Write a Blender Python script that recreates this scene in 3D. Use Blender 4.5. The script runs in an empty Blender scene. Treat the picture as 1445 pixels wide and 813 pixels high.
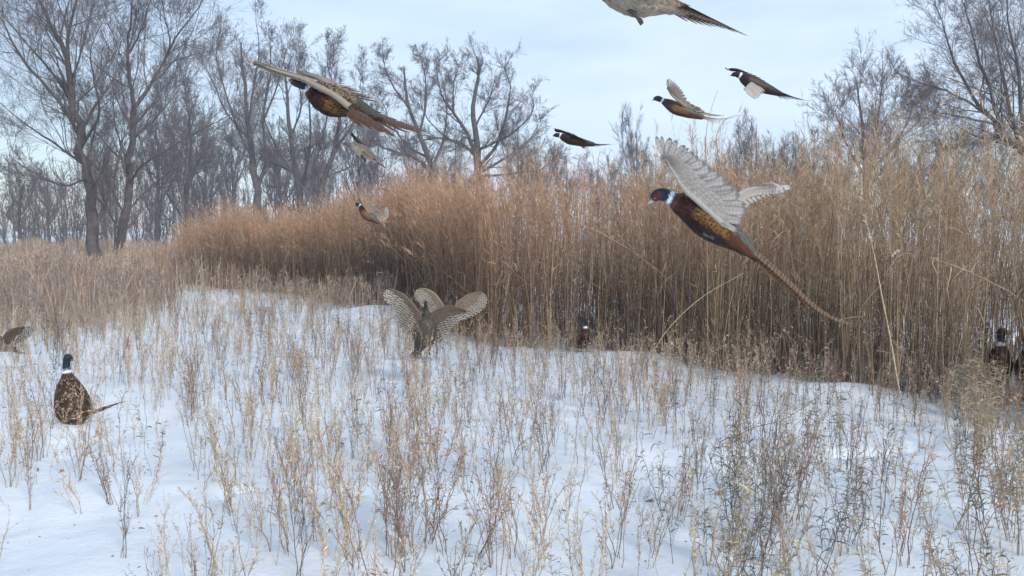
import bpy, math, random
import numpy as np
from mathutils import Vector

# ------------------------------------------------------------------ camera, sky, sun, exposure
SC = bpy.context.scene
COL = SC.collection
F = 1388.0                      # focal length in photograph pixels
PITCH = math.atan(81.5 / F)
CAMH = 1.37
cam_d = bpy.data.cameras.new("camera")
cam = bpy.data.objects.new("camera", cam_d)
COL.objects.link(cam)
cam_d.sensor_width = 36.0
cam_d.lens = 36.0 * F / 1445.0
cam_d.clip_end = 6000
cam_d.clip_start = 0.05
cam.location = (0, 0, CAMH)
cam.rotation_euler = (math.pi / 2 - PITCH, 0, 0)
SC.camera = cam

SUN_EL, SUN_AZ = math.radians(31), math.radians(152)      # azimuth clockwise from +Y
world = bpy.data.worlds.new("World")
SC.world = world
world.use_nodes = True
wt = world.node_tree
wt.nodes.clear()
wo = wt.nodes.new("ShaderNodeOutputWorld")
bgs = wt.nodes.new("ShaderNodeBackground")
bgs.inputs["Strength"].default_value = 0.10
sky = wt.nodes.new("ShaderNodeTexSky")
sky.sky_type = 'NISHITA'
sky.sun_disc = False
sky.sun_elevation = SUN_EL
sky.sun_rotation = SUN_AZ
sky.air_density = 1.0
sky.dust_density = 0.6
sky.ozone_density = 2.0
tc = wt.nodes.new("ShaderNodeTexCoord")
mp = wt.nodes.new("ShaderNodeMapping")
mp.inputs["Scale"].default_value = (1.0, 1.0, 4.5)
mp.inputs["Rotation"].default_value = (0.12, 0.10, 0.3)
nz = wt.nodes.new("ShaderNodeTexNoise")
nz.inputs["Scale"].default_value = 2.6
nz.inputs["Detail"].default_value = 5
nz.inputs["Roughness"].default_value = 0.5
rmp = wt.nodes.new("ShaderNodeValToRGB")
rmp.color_ramp.elements[0].position = 0.30
rmp.color_ramp.elements[0].color = (0.40, 0.40, 0.40, 1)
rmp.color_ramp.elements[1].position = 0.62
rmp.color_ramp.elements[1].color = (1.0, 1.0, 1.0, 1)
# the veil of high cloud is thinner towards the left of the view (-X)
sep = wt.nodes.new("ShaderNodeSeparateXYZ")
mrx = wt.nodes.new("ShaderNodeMapRange")
mrx.inputs["From Min"].default_value = -0.62
mrx.inputs["From Max"].default_value = -0.05
mrx.inputs["To Min"].default_value = 0.35
mrx.inputs["To Max"].default_value = 1.0
mul = wt.nodes.new("ShaderNodeMath"); mul.operation = 'MULTIPLY'
mixc = wt.nodes.new("ShaderNodeMixRGB")
mixc.inputs["Color2"].default_value = (6.7, 8.0, 9.9, 1)     # cloud veil, in the sky's own units
L = wt.links.new
L(tc.outputs["Generated"], mp.inputs["Vector"])
L(tc.outputs["Generated"], sep.inputs["Vector"])
L(sep.outputs["X"], mrx.inputs["Value"])
L(mp.outputs["Vector"], nz.inputs["Vector"])
L(nz.outputs["Fac"], rmp.inputs["Fac"])
L(rmp.outputs["Color"], mul.inputs[0])
L(mrx.outputs["Result"], mul.inputs[1])
L(mul.outputs["Value"], mixc.inputs["Fac"])
L(sky.outputs["Color"], mixc.inputs["Color1"])
L(mixc.outputs["Color"], bgs.inputs["Color"])
L(bgs.outputs["Background"], wo.inputs["Surface"])

sun_d = bpy.data.lights.new("sun", 'SUN')
sun_d.energy = 1.9
sun_d.angle = math.radians(12)
sun_d.color = (1.0, 0.94, 0.85)
sun = bpy.data.objects.new("sun", sun_d)
COL.objects.link(sun)
sd = Vector((math.sin(SUN_AZ) * math.cos(SUN_EL), math.cos(SUN_AZ) * math.cos(SUN_EL), math.sin(SUN_EL)))
sun.rotation_euler = sd.to_track_quat('Z', 'Y').to_euler()

SC.view_settings.view_transform = 'Standard'
SC.view_settings.look = 'None'
SC.view_settings.exposure = 0.41
SC.view_settings.gamma = 1.0
SC.view_settings.use_curve_mapping = False
SC.render.engine = 'CYCLES'
SC.cycles.use_denoising = True
SC.cycles.max_bounces = 5
SC.cycles.diffuse_bounces = 3
SC.cycles.glossy_bounces = 2
SC.cycles.transmission_bounces = 2
SC.cycles.transparent_max_bounces = 4
SC.cycles.volume_bounces = 0
SC.cycles.caustics_reflective = False
SC.cycles.caustics_refractive = False

# ------------------------------------------------------------------ helpers
RNG = np.random.default_rng(11)
random.seed(5)
CP, SP = math.cos(PITCH), math.sin(PITCH)


def P(px, py, d):
    """world point at photograph pixel (px, py) and forward distance d"""
    x = (px - 722.5) / F * d
    v = -(py - 406.5) / F * d
    return np.array([x, d * CP + v * SP, CAMH - d * SP + v * CP])


def G(px, py):
    """point on the ground seen at a pixel"""
    a, b = P(px, py, 0), P(px, py, 1)
    k = CAMH / (a[2] - b[2])
    return (a + (b - a) * k)[:2]


def project(x, y, z):
    zz = z - CAMH
    d = y * CP - zz * SP
    v = y * SP + zz * CP
    return 722.5 + F * x / d, 406.5 - F * v / d


def gz(x, y):
    """height of the snow"""
    x = np.asarray(x, float); y = np.asarray(y, float)
    h = 0.030 * np.sin(x * 1.1 + 0.6 * np.sin(y * 0.7)) * np.sin(y * 0.9 + 1.3) \
        + 0.018 * np.sin(x * 2.7 + 1.1 * np.sin(y * 1.3 + 2)) * np.cos(y * 2.1 + 0.4 * x) \
        + 0.008 * np.sin(x * 6.3 + y * 2.2) * np.sin(y * 5.1 - x * 1.7)
    for (cx, cy, s, a) in DRIFTS:
        h = h + 1.35 * a * np.exp(-(((x - cx) / s[0]) ** 2 + ((y - cy) / s[1]) ** 2))
    far = np.clip((y - 45) / 60, 0, 1)
    return h * (1 - 0.5 * far)


DRIFTS = []
for (px, py, s, a) in [(525, 447, (0.75, 1.1), 0.13), (860, 505, (0.7, 0.5), 0.07), (1180, 560, (0.7, 0.4), 0.06),
                       (100, 700, (0.6, 0.5), 0.05), (650, 700, (0.7, 0.5), 0.04), (310, 640, (0.8, 0.4), -0.04),
                       (1350, 620, (0.4, 0.35), 0.05), (620, 500, (0.6, 0.4), -0.05), (990, 640, (0.5, 0.4), 0.04)]:
    c = G(px, py)
    DRIFTS.append((c[0], c[1], s, a))


class Geo:
    """collects vertices, faces, colours; builds ONE mesh"""
    def __init__(self):
        self.v, self.q, self.t, self.c, self.uv, self.n = [], [], [], [], [], 0

    def add(self, v, quads=None, tris=None, col=(0.5, 0.5, 0.5, 0), uv=None):
        v = np.asarray(v, np.float32).reshape(-1, 3)
        c = np.asarray(col, np.float32)
        if c.ndim == 1:
            c = np.broadcast_to(c, (len(v), len(c)))
        c = c.reshape(len(v), -1)
        if c.shape[1] == 3:
            c = np.concatenate([c, np.zeros((len(v), 1), np.float32)], 1)
        self.v.append(v); self.c.append(c)
        self.uv.append(np.zeros((len(v), 2), np.float32) if uv is None else np.asarray(uv, np.float32).reshape(-1, 2))
        if quads is not None and len(quads):
            self.q.append(np.asarray(quads, np.int64).reshape(-1, 4) + self.n)
        if tris is not None and len(tris):
            self.t.append(np.asarray(tris, np.int64).reshape(-1, 3) + self.n)
        self.n += len(v)

    def arrays(self):
        q = np.concatenate(self.q) if self.q else np.zeros((0, 4), np.int64)
        t = np.concatenate(self.t) if self.t else np.zeros((0, 3), np.int64)
        return np.concatenate(self.v), q, t, np.concatenate(self.c), np.concatenate(self.uv)

    def build(self, name, mat, parent=None, origin=(0, 0, 0), smooth=True):
        v, q, t, c, uv = self.arrays()
        o = np.asarray(origin, np.float32)
        me = bpy.data.meshes.new(name)
        me.vertices.add(len(v))
        me.vertices.foreach_set("co", (v - o).astype(np.float32).ravel())
        loops = np.concatenate([q.ravel(), t.ravel()]).astype(np.int32)
        me.loops.add(len(loops))
        me.loops.foreach_set("vertex_index", loops)
        npoly = len(q) + len(t)
        me.polygons.add(npoly)
        starts = np.concatenate([np.arange(len(q)) * 4, len(q) * 4 + np.arange(len(t)) * 3]).astype(np.int32)
        me.polygons.foreach_set("loop_start", starts)
        me.polygons.foreach_set("use_smooth", np.full(npoly, smooth))
        me.update(calc_edges=True)
        a = me.color_attributes.new("Col", 'FLOAT_COLOR', 'POINT')
        a.data.foreach_set("color", c.astype(np.float32).ravel())
        if np.any(uv):
            ul = me.uv_layers.new(name="UVMap")
            ul.data.foreach_set("uv", uv[loops].astype(np.float32).ravel())
        me.materials.append(mat)
        ob = bpy.data.objects.new(name, me)
        COL.objects.link(ob)
        if parent is not None:
            ob.parent = parent
        return ob


def unit(a):
    return a / np.maximum(np.linalg.norm(a, axis=-1, keepdims=True), 1e-9)


def tubes(g, Pt, R, sides, col, cap=False):
    """Pt [N,K,3], R [N,K], col [3] / [N,3] / [N,K,3]"""
    N, K = Pt.shape[:2]
    if N == 0:
        return
    T = unit(np.gradient(Pt, axis=1))
    ref = np.where(np.abs(T[:, :1, 2:3]) > 0.8, np.array([1.0, 0.13, 0.0]), np.array([0.0, 0.1, 1.0]))
    ref = np.broadcast_to(ref, T.shape)
    A = unit(np.cross(T, ref))
    B = np.cross(T, A)
    ang = np.arange(sides) / sides * 2 * math.pi
    V = Pt[:, :, None, :] + R[:, :, None, None] * (A[:, :, None, :] * np.cos(ang)[None, None, :, None] + B[:, :, None, :] * np.sin(ang)[None, None, :, None])
    i = np.arange(N)[:, None, None] * K * sides
    k = np.arange(K - 1)[None, :, None] * sides
    s = np.arange(sides)[None, None, :]
    s2 = (s + 1) % sides
    Q = np.stack([i + k + s, i + k + s2, i + k + sides + s2, i + k + sides + s], -1).reshape(-1, 4)
    c = np.asarray(col, float)
    if c.ndim == 1: c = np.broadcast_to(c, (N, K, c.shape[0]))
    elif c.ndim == 2: c = np.broadcast_to(c[:, None, :], (N, K, c.shape[1]))
    c = np.repeat(c[:, :, None, :], sides, 2).reshape(N * K * sides, -1)
    g.add(V.reshape(-1, 3), quads=Q, col=c)


def ribbons(g, Pt, W, side, col, fold=0.0):
    """flat blades: Pt [N,K,3], W [N,K] half widths, side [N,3] or [N,K,3]"""
    N, K = Pt.shape[:2]
    if N == 0:
        return
    side = np.asarray(side)
    if side.ndim == 2: side = side[:, None, :]
    T = unit(np.gradient(Pt, axis=1))
    S = unit(side - T * np.sum(side * T, -1, keepdims=True))
    V = np.stack([Pt - S * W[..., None], Pt + S * W[..., None]], 2)
    i = np.arange(N)[:, None] * K * 2
    k = np.arange(K - 1)[None, :] * 2
    Q = np.stack([i + k, i + k + 1, i + k + 3, i + k + 2], -1).reshape(-1, 4)
    c = np.asarray(col, float)
    if c.ndim == 1: c = np.broadcast_to(c, (N, K, c.shape[0]))
    elif c.ndim == 2: c = np.broadcast_to(c[:, None, :], (N, K, c.shape[1]))
    c = np.repeat(c[:, :, None, :], 2, 2).reshape(N * K * 2, -1)
    g.add(V.reshape(-1, 3), quads=Q, col=c)


def resample(pts, K):
    pts = np.array(pts, float)
    # Catmull-Rom through the given points
    n = len(pts)
    ext = np.vstack([2 * pts[0] - pts[1], pts, 2 * pts[-1] - pts[-2]])
    s = np.linspace(0, n - 1, K)
    i = np.clip(s.astype(int), 0, n - 2); f = (s - i)[:, None]
    p0, p1, p2, p3 = ext[i], ext[i + 1], ext[i + 2], ext[i + 3]
    return 0.5 * ((2 * p1) + (-p0 + p2) * f + (2 * p0 - 5 * p1 + 4 * p2 - p3) * f ** 2 + (-p0 + 3 * p1 - 3 * p2 + p3) * f ** 3)


def rdir(rng, n):
    return unit(rng.normal(size=(n, 3)))


def tag(o, label=None, cat=None, group=None, kind=None):
    if label: o["label"] = label
    if cat: o["category"] = cat
    if group: o["group"] = group
    if kind: o["kind"] = kind
    return o


def empty(name, loc, label, cat, group=None):
    o = bpy.data.objects.new(name, None)
    o.location = loc
    o.empty_display_size = 0.1
    COL.objects.link(o)
    return tag(o, label, cat, group)


# ------------------------------------------------------------------ materials
def mat(name):
    m = bpy.data.materials.new(name)
    m.use_nodes = True
    nt = m.node_tree
    b = nt.nodes["Principled BSDF"]
    return m, nt, b


def mat_attr(name, rough=0.8, noise=0.25, scale=30.0, spec=0.2, trans=0.0, bump=0.0, bscale=60.0):
    """colour from the object's own 'Col' attribute, broken up by fine noise"""
    m, nt, b = mat(name)
    at = nt.nodes.new("ShaderNodeAttribute"); at.attribute_name = "Col"
    nz = nt.nodes.new("ShaderNodeTexNoise"); nz.inputs["Scale"].default_value = scale; nz.inputs["Detail"].default_value = 3
    tcn = nt.nodes.new("ShaderNodeTexCoord")
    nt.links.new(tcn.outputs["Object"], nz.inputs["Vector"])
    mr = nt.nodes.new("ShaderNodeMapRange")
    mr.inputs["From Min"].default_value = 0.3; mr.inputs["From Max"].default_value = 0.7
    mr.inputs["To Min"].default_value = 1 - noise; mr.inputs["To Max"].default_value = 1 + noise
    nt.links.new(nz.outputs["Fac"], mr.inputs["Value"])
    mx = nt.nodes.new("ShaderNodeVectorMath"); mx.operation = 'SCALE'
    nt.links.new(at.outputs["Color"], mx.inputs[0]); nt.links.new(mr.outputs["Result"], mx.inputs["Scale"])
    nt.links.new(mx.outputs["Vector"], b.inputs["Base Color"])
    b.inputs["Roughness"].default_value = rough
    b.inputs["Specular IOR Level"].default_value = spec
    if bump:
        n2 = nt.nodes.new("ShaderNodeTexNoise"); n2.inputs["Scale"].default_value = bscale; n2.inputs["Detail"].default_value = 4
        nt.links.new(tcn.outputs["Object"], n2.inputs["Vector"])
        bp = nt.nodes.new("ShaderNodeBump"); bp.inputs["Strength"].default_value = bump; bp.inputs["Distance"].default_value = 0.02
        nt.links.new(n2.outputs["Fac"], bp.inputs["Height"]); nt.links.new(bp.outputs["Normal"], b.inputs["Normal"])
    if trans:
        tr = nt.nodes.new("ShaderNodeBsdfTranslucent")
        nt.links.new(mx.outputs["Vector"], tr.inputs["Color"])
        ms = nt.nodes.new("ShaderNodeMixShader"); ms.inputs["Fac"].default_value = trans
        out = nt.nodes["Material Output"]
        nt.links.new(b.outputs["BSDF"], ms.inputs[1]); nt.links.new(tr.outputs["BSDF"], ms.inputs[2])
        nt.links.new(ms.outputs["Shader"], out.inputs["Surface"])
    return m


M_GRASS = mat_attr("dry_grass", 0.75, 0.3, 14, 0.25, trans=0.08)
M_MEADOW = mat_attr("meadow_grass", 0.85, 0.25, 3, 0.1, trans=0.15)
M_WEED = mat_attr("dry_weed", 0.8, 0.35, 45, 0.15, trans=0.12)
M_BARK = mat_attr("bark", 0.9, 0.35, 5, 0.1, bump=0.5, bscale=14)
M_TWIG = mat_attr("twigs", 0.9, 0.2, 2, 0.1)

# snow
M_SNOW, nt, b = mat("snow")
tcn = nt.nodes.new("ShaderNodeTexCoord")
n1 = nt.nodes.new("ShaderNodeTexNoise"); n1.inputs["Scale"].default_value = 3.0; n1.inputs["Detail"].default_value = 6
n2 = nt.nodes.new("ShaderNodeTexNoise"); n2.inputs["Scale"].default_value = 38.0; n2.inputs["Detail"].default_value = 5
vr = nt.nodes.new("ShaderNodeTexNoise"); vr.inputs["Scale"].default_value = 0.5; vr.inputs["Detail"].default_value = 6
for n_ in (n1, n2, vr):
    nt.links.new(tcn.outputs["Object"], n_.inputs["Vector"])
ad = nt.nodes.new("ShaderNodeMath"); ad.operation = 'MULTIPLY_ADD'; ad.inputs[1].default_value = 0.12
nt.links.new(n2.outputs["Fac"], ad.inputs[0]); nt.links.new(n1.outputs["Fac"], ad.inputs[2])
bp = nt.nodes.new("ShaderNodeBump"); bp.inputs["Strength"].default_value = 0.55; bp.inputs["Distance"].default_value = 0.06
nt.links.new(ad.outputs["Value"], bp.inputs["Height"]); nt.links.new(bp.outputs["Normal"], b.inputs["Normal"])
cr = nt.nodes.new("ShaderNodeValToRGB")
cr.color_ramp.elements[0].position = 0.3; cr.color_ramp.elements[0].color = (0.63, 0.675, 0.72, 1)
cr.color_ramp.elements[1].position = 0.6; cr.color_ramp.elements[1].color = (0.74, 0.78, 0.815, 1)
nt.links.new(vr.outputs["Fac"], cr.inputs["Fac"]); nt.links.new(cr.outputs["Color"], b.inputs["Base Color"])
b.inputs["Roughness"].default_value = 0.6
b.inputs["Specular IOR Level"].default_value = 0.25
b.inputs["Subsurface Weight"].default_value = 0.0

# ------------------------------------------------------------------ ground: one snow sheet to the horizon
def spaced(lo, fine0, fine1, hi, step):
    mid = np.arange(fine0, fine1, step)
    up = fine1 + np.cumsum(step * 1.22 ** np.arange(1, 60)); up = up[up < hi]
    dn = fine0 - np.cumsum(step * 1.22 ** np.arange(1, 60)); dn = dn[dn > lo][::-1]
    return np.concatenate([[lo], dn, mid, up, [hi]])


xs = spaced(-2500, -7, 5, 2500, 0.05)
ys = spaced(-400, 2.5, 16, 3500, 0.05)
X, Y = np.meshgrid(xs, ys)
Z = gz(X, Y)
near = np.exp(-((Y - 8) / 9) ** 2)
Z += near * 0.004 * np.sin(X * 23 + 3 * np.sin(Y * 9)) * np.sin(Y * 19 + 2 * np.sin(X * 7))
hr = np.random.default_rng(9)
for _ in range(330):
    hy = math.sqrt(hr.uniform(2.8 ** 2, 13 ** 2)); hx = (hr.uniform(-60, 1500) - 722.5) / F * hy; hs = hr.uniform(.03, .10)
    Z -= hr.uniform(.006, .022) * np.exp(-((X - hx) ** 2 + (Y - hy) ** 2) / hs ** 2)
for (a_, b2, c2) in [((90, 640), (330, 560), (500, 500)), ((640, 560), (600, 640), (760, 760)), ((250, 790), (330, 700), (620, 720)), ((100, 612), (60, 680), (20, 760)), ((1180, 640), (1260, 640), (1400, 610))]:
    tp = resample([[*G(*a_), 0], [*G(*b2), 0], [*G(*c2), 0]], 60)
    for i_, q_ in enumerate(tp[::1]):
        Z -= 0.022 * np.exp(-((X - q_[0] - .035 * (-1) ** i_) ** 2 + (Y - q_[1]) ** 2) / .04 ** 2)
nx, ny = len(xs), len(ys)
idx = np.arange(nx * ny).reshape(ny, nx)
g = Geo()
g.add(np.stack([X, Y, Z], -1), quads=np.stack([idx[:-1, :-1], idx[:-1, 1:], idx[1:, 1:], idx[1:, :-1]], -1), col=(0.8, 0.8, 0.8, 0))
tag(g.build("snow_ground", M_SNOW), kind="structure")

# ------------------------------------------------------------------ tall grass belt
EDGE_PX = [(1640, 640), (1500, 603), (1445, 578), (1345, 572), (1260, 562), (1180, 548), (1100, 532), (1000, 516), (900, 500),
           (800, 491), (690, 484), (640, 470), (600, 447), (560, 433), (500, 426), (450, 420), (350, 410), (270, 403), (215, 399)]
EDGE = np.array([G(*p) for p in EDGE_PX])
seg = np.linalg.norm(np.diff(EDGE, axis=0), axis=1)
CUM = np.concatenate([[0], np.cumsum(seg)])


def edge_at(s):
    x = np.interp(s, CUM, EDGE[:, 0]); y = np.interp(s, CUM, EDGE[:, 1])
    return x, y


def belt_depth(x, y):
    """metres behind the front edge, along the line of sight (positive = inside the grass)"""
    px = 722.5 + F * x / y
    epx = np.array([p[0] for p in EDGE_PX])[::-1]; epd = EDGE[:, 1][::-1]
    e = np.interp(px, epx, epd, left=1e3, right=6.0)
    return y - e


HERO_CLEAR = []   # (px0, px1, depth limit): openings where the front stalks are sparse
for (px, w) in [(1412, 34), (826, 16), (1440, 14)]:
    HERO_CLEAR.append((px - w, px + w))


def tall_grass():
    rng = np.random.default_rng(3)
    n = 17000
    s = rng.uniform(0, CUM[-1], n)
    # more stalks where the belt is near, they are seen one by one there
    fade_end = np.clip((CUM[-1] - s) / 5.0, 0.12, 1)
    keep = (rng.uniform(size=n) < fade_end) & (rng.uniform(size=n) < np.interp(s, [0, 5, 12, CUM[-1]], [1.0, 1.0, 0.85, 0.75]))
    s = s[keep]; n = len(s)
    x, y = edge_at(s)
    back = rng.uniform(0, 1, n) ** 1.5 * 4.2
    # clumps: pull the roots towards clump centres
    back += rng.normal(0, 0.10, n) + 0.18 * np.sin(s * 2.3) + 0.10 * np.sin(s * 6.1 + 1)
    dirx, diry = x / y, 1.0
    x = x + dirx * back + rng.normal(0, 0.05, n); y = y + back + 0.0
    cl = np.round(x / 0.22) * 0.22 + 0.03 * np.sin(y * 40), np.round(y / 0.22) * 0.22
    pull = rng.uniform(0.0, 0.6, n)
    x = x + (cl[0] - x) * pull; y = y + (cl[1] - y) * pull
    px = 722.5 + F * x / y
    ok = np.ones(n, bool)
    for a, b_ in HERO_CLEAR:
        ok &= ~((px > a) & (px < b_) & (back < 1.3) & (rng.uniform(size=n) < 0.62))
    x, y, back, px = x[ok], y[ok], back[ok], px[ok]; n = len(x)
    z = gz(x, y) - 0.03
    hmax = np.interp(px, [200, 300, 450, 560, 900, 1250], [1.45, 1.70, 1.72, 2.02, 1.93, 2.0])
    patch = 0.10 * np.sin(px / 37.0) + 0.07 * np.sin(px / 13.0 + 1)
    H = hmax * (1.0 + 0.5 * patch) * np.clip(rng.normal(0.95, 0.15, n), 0.45, 1.3)
    tall = (rng.uniform(size=n) < 0.05) & (px > 1080)
    H[tall] *= rng.uniform(1.08, 1.22, tall.sum())
    endf = np.clip((px - 205) / 95, 0.25, 1) * np.where(px < 330, rng.uniform(.65, 1.1, n), 1)
    H *= np.clip(endf + .35, .5, 1)
    short = rng.uniform(size=n) < 0.12
    H[short] *= rng.uniform(0.35, 0.75, short.sum())
    K = 8
    t = np.linspace(0, 1, K)
    clump_az = 1.3 * np.sin(x * 3.1 + 2 * np.sin(y * 1.7)) + rng.normal(0, 1.0, n)
    az = np.where(rng.uniform(size=n) < 0.6, clump_az, rng.uniform(0, 6.28, n))
    lean = np.abs(rng.normal(0.10, 0.09, n)) * H
    bold = (rng.uniform(size=n) < 0.30) & (back < 0.9) & (px > 760) & (rng.uniform(size=n) < 0.35 + 0.65 * np.clip((px - 800) / 350, 0, 1))
    wild = rng.uniform(size=n) < 0.035
    lean[wild] += H[wild] * rng.uniform(0.3, 0.8, wild.sum())
    lx, ly = np.cos(az) * lean - 0.02 * H, np.sin(az) * lean - 0.05 * H
    bow = rng.normal(0, 0.03, n)
    tt = t[None, :]
    X_ = x[:, None] + lx[:, None] * tt ** 1.7 + bow[:, None] * np.sin(tt * 3.1)
    Y_ = y[:, None] + ly[:, None] * tt ** 1.7 + bow[:, None] * np.cos(tt * 2.7 + az[:, None])
    drop = (lean / H) ** 2 * 0.5 * H
    Z_ = z[:, None] + H[:, None] * tt - drop[:, None] * tt ** 2
    Pt = np.stack([X_, Y_, Z_], -1)
    r0 = np.clip(rng.lognormal(-5.75, 0.34, n), 0.0014, 0.0068)
    r0 = np.where(bold, rng.uniform(0.0034, 0.0056, n), r0)
    R = r0[:, None] * (1 - 0.75 * tt)
    # colour: straw, tan, grey and reddish stems; lower parts also darkened for interior shade, the upper third redder
    right = np.clip((px - 820) / 480, 0, 1)
    straw = np.array([0.50, 0.37, 0.24]); tan = np.array([0.27, 0.175, 0.12]); red = np.array([0.235, 0.125, 0.085]); grey = np.array([0.18, 0.145, 0.13])
    pick = rng.uniform(size=n)
    base = np.where((pick < 0.20 + 0.28 * right)[:, None], straw, np.where((pick < 0.72)[:, None], tan, np.where((pick < 0.86)[:, None], grey, red)))
    base = base * rng.uniform(0.65, 1.15, (n, 1))
    base = np.where(bold[:, None], np.array([0.60, 0.445, 0.27]) * rng.uniform(0.8, 1.15, (n, 1)), base)
    top = np.where((rng.uniform(size=n) < 0.5 + 0.25 * (1 - right))[:, None], np.array([0.46, 0.275, 0.165]), np.array([0.50, 0.375, 0.24])) * rng.uniform(0.7, 1.2, (n, 1))
    f = np.clip((tt - 0.45) / 0.4, 0, 1)[..., None]
    col = base[:, None, :] * (1 - f) + top[:, None, :] * f
    g = Geo()
    tubes(g, Pt, R, 3, col)
    # long narrow leaves
    nl = 3
    pi = np.repeat(np.arange(n), nl)
    m = len(pi)
    th = rng.uniform(0.08, 0.92, m)
    kf = th * (K - 1); k0 = np.clip(kf.astype(int), 0, K - 2); fr = (kf - k0)[:, None]
    b0 = Pt[pi, k0] * (1 - fr) + Pt[pi, k0 + 1] * fr
    Ll = rng.uniform(0.18, 0.55, m)
    aa = rng.uniform(0, 6.28, m)
    out = np.stack([np.cos(aa), np.sin(aa), np.zeros(m)], -1)
    kk = 6
    u = np.linspace(0, 1, kk)[None, :, None]
    rise = rng.uniform(0.15, 0.85, m)[:, None, None]
    drp = rng.uniform(0.1, 0.95, m)[:, None, None]
    spread = rng.uniform(0.15, 0.6, m)[:, None, None]
    LP = b0[:, None, :] + out[:, None, :] * Ll[:, None, None] * spread * u \
        + np.array([0, 0, 1.0]) * Ll[:, None, None] * (rise * u - drp * u ** 2.2)
    curl = rng.normal(0, 0.04, (m, 1, 3)) * np.sin(u * 5)
    LP = LP + curl
    LW = rng.uniform(0.0018, 0.0042, m)[:, None] * np.sin(np.clip(np.linspace(0.25, 1, kk), 0, 1) * math.pi * 0.97)[None, :]
    lc = np.where((th > 0.5)[:, None], top[pi], base[pi]) * rng.uniform(0.65, 1.1, (m, 1))
    ribbons(g, LP, LW, unit(np.cross(out, [0, 0, 1.0]) + 0.5 * rng.normal(size=(m, 3))), lc)
    # feathery seed heads: drooping plume of short fine strands
    ns = 9
    hp = np.where(~short)[0]
    pi = np.repeat(hp, ns); m = len(pi)
    th = rng.uniform(0.80, 1.0, m)
    kf = th * (K - 1); k0 = np.clip(kf.astype(int), 0, K - 2); fr = (kf - k0)[:, None]
    b0 = Pt[pi, k0] * (1 - fr) + Pt[pi, k0 + 1] * fr
    side = np.stack([np.cos(az[pi]), np.sin(az[pi]), np.zeros(m)], -1)
    d0 = unit(side * rng.uniform(-0.2, 0.6, (m, 1)) + rng.normal(0, 0.28, (m, 3)) + np.array([-0.05, 0, 1.1]))
    Ls = rng.uniform(0.05, 0.16, m)
    u = np.linspace(0, 1, 4)[None, :, None]
    HP = b0[:, None, :] + d0[:, None, :] * Ls[:, None, None] * u + (side[:, None, :] * 0.25 + np.array([-0.08, 0, -0.28])) * Ls[:, None, None] * u ** 2
    HW = rng.uniform(0.0012, 0.0030, m)[:, None] * np.array([0.7, 1.1, 1.0, 0.25])[None, :]
    hc = np.where((px[pi] > 1010 + 190 * np.sin(pi * 1.7))[:, None], np.array([0.50, 0.37, 0.235]), np.array([0.58, 0.355, 0.225])) * rng.uniform(0.6, 1.25, (m, 1)) * (1 + rng.normal(0, 0.05, (m, 3)))
    ribbons(g, HP, HW, rdir(rng, m), hc)
    # undergrowth: broken leaf litter at the foot
    m = 14000
    s = rng.uniform(0, CUM[-1], m); x, y = edge_at(s); bk = rng.uniform(-0.10, 3.0, m)
    x = x + x / y * bk; y = y + bk
    px = 722.5 + F * x / y
    Lh = rng.uniform(0.12, 0.55, m) * np.where(bk < 0.15, 0.6, 1)
    aa = rng.uniform(0, 6.28, m)
    u = np.linspace(0, 1, 5)[None, :, None]
    out = np.stack([np.cos(aa), np.sin(aa), np.zeros(m)], -1)
    b0 = np.stack([x, y, gz(x, y) - 0.01], -1)
    UP = b0[:, None, :] + out[:, None, :] * Lh[:, None, None] * 0.55 * u + np.array([0, 0, 1.0]) * Lh[:, None, None] * (1.0 * u - rng.uniform(0.1, 0.9, (m, 1, 1)) * u ** 2)
    UW = rng.uniform(0.0015, 0.004, m)[:, None] * np.array([1, 1, 0.9, 0.7, 0.2])[None, :]
    uc = np.array([0.26, 0.19, 0.14])[None] * rng.uniform(0.5, 1.3, (m, 1))
    ribbons(g, UP, UW, unit(np.cross(out, [0, 0, 1.0]) + 0.4 * rng.normal(size=(m, 3))), uc)
    tag(g.build("tall_grass", M_GRASS), kind="stuff",
        label="tall stand of dry reddish tan prairie grass beyond the snow", cat="grass")


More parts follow.
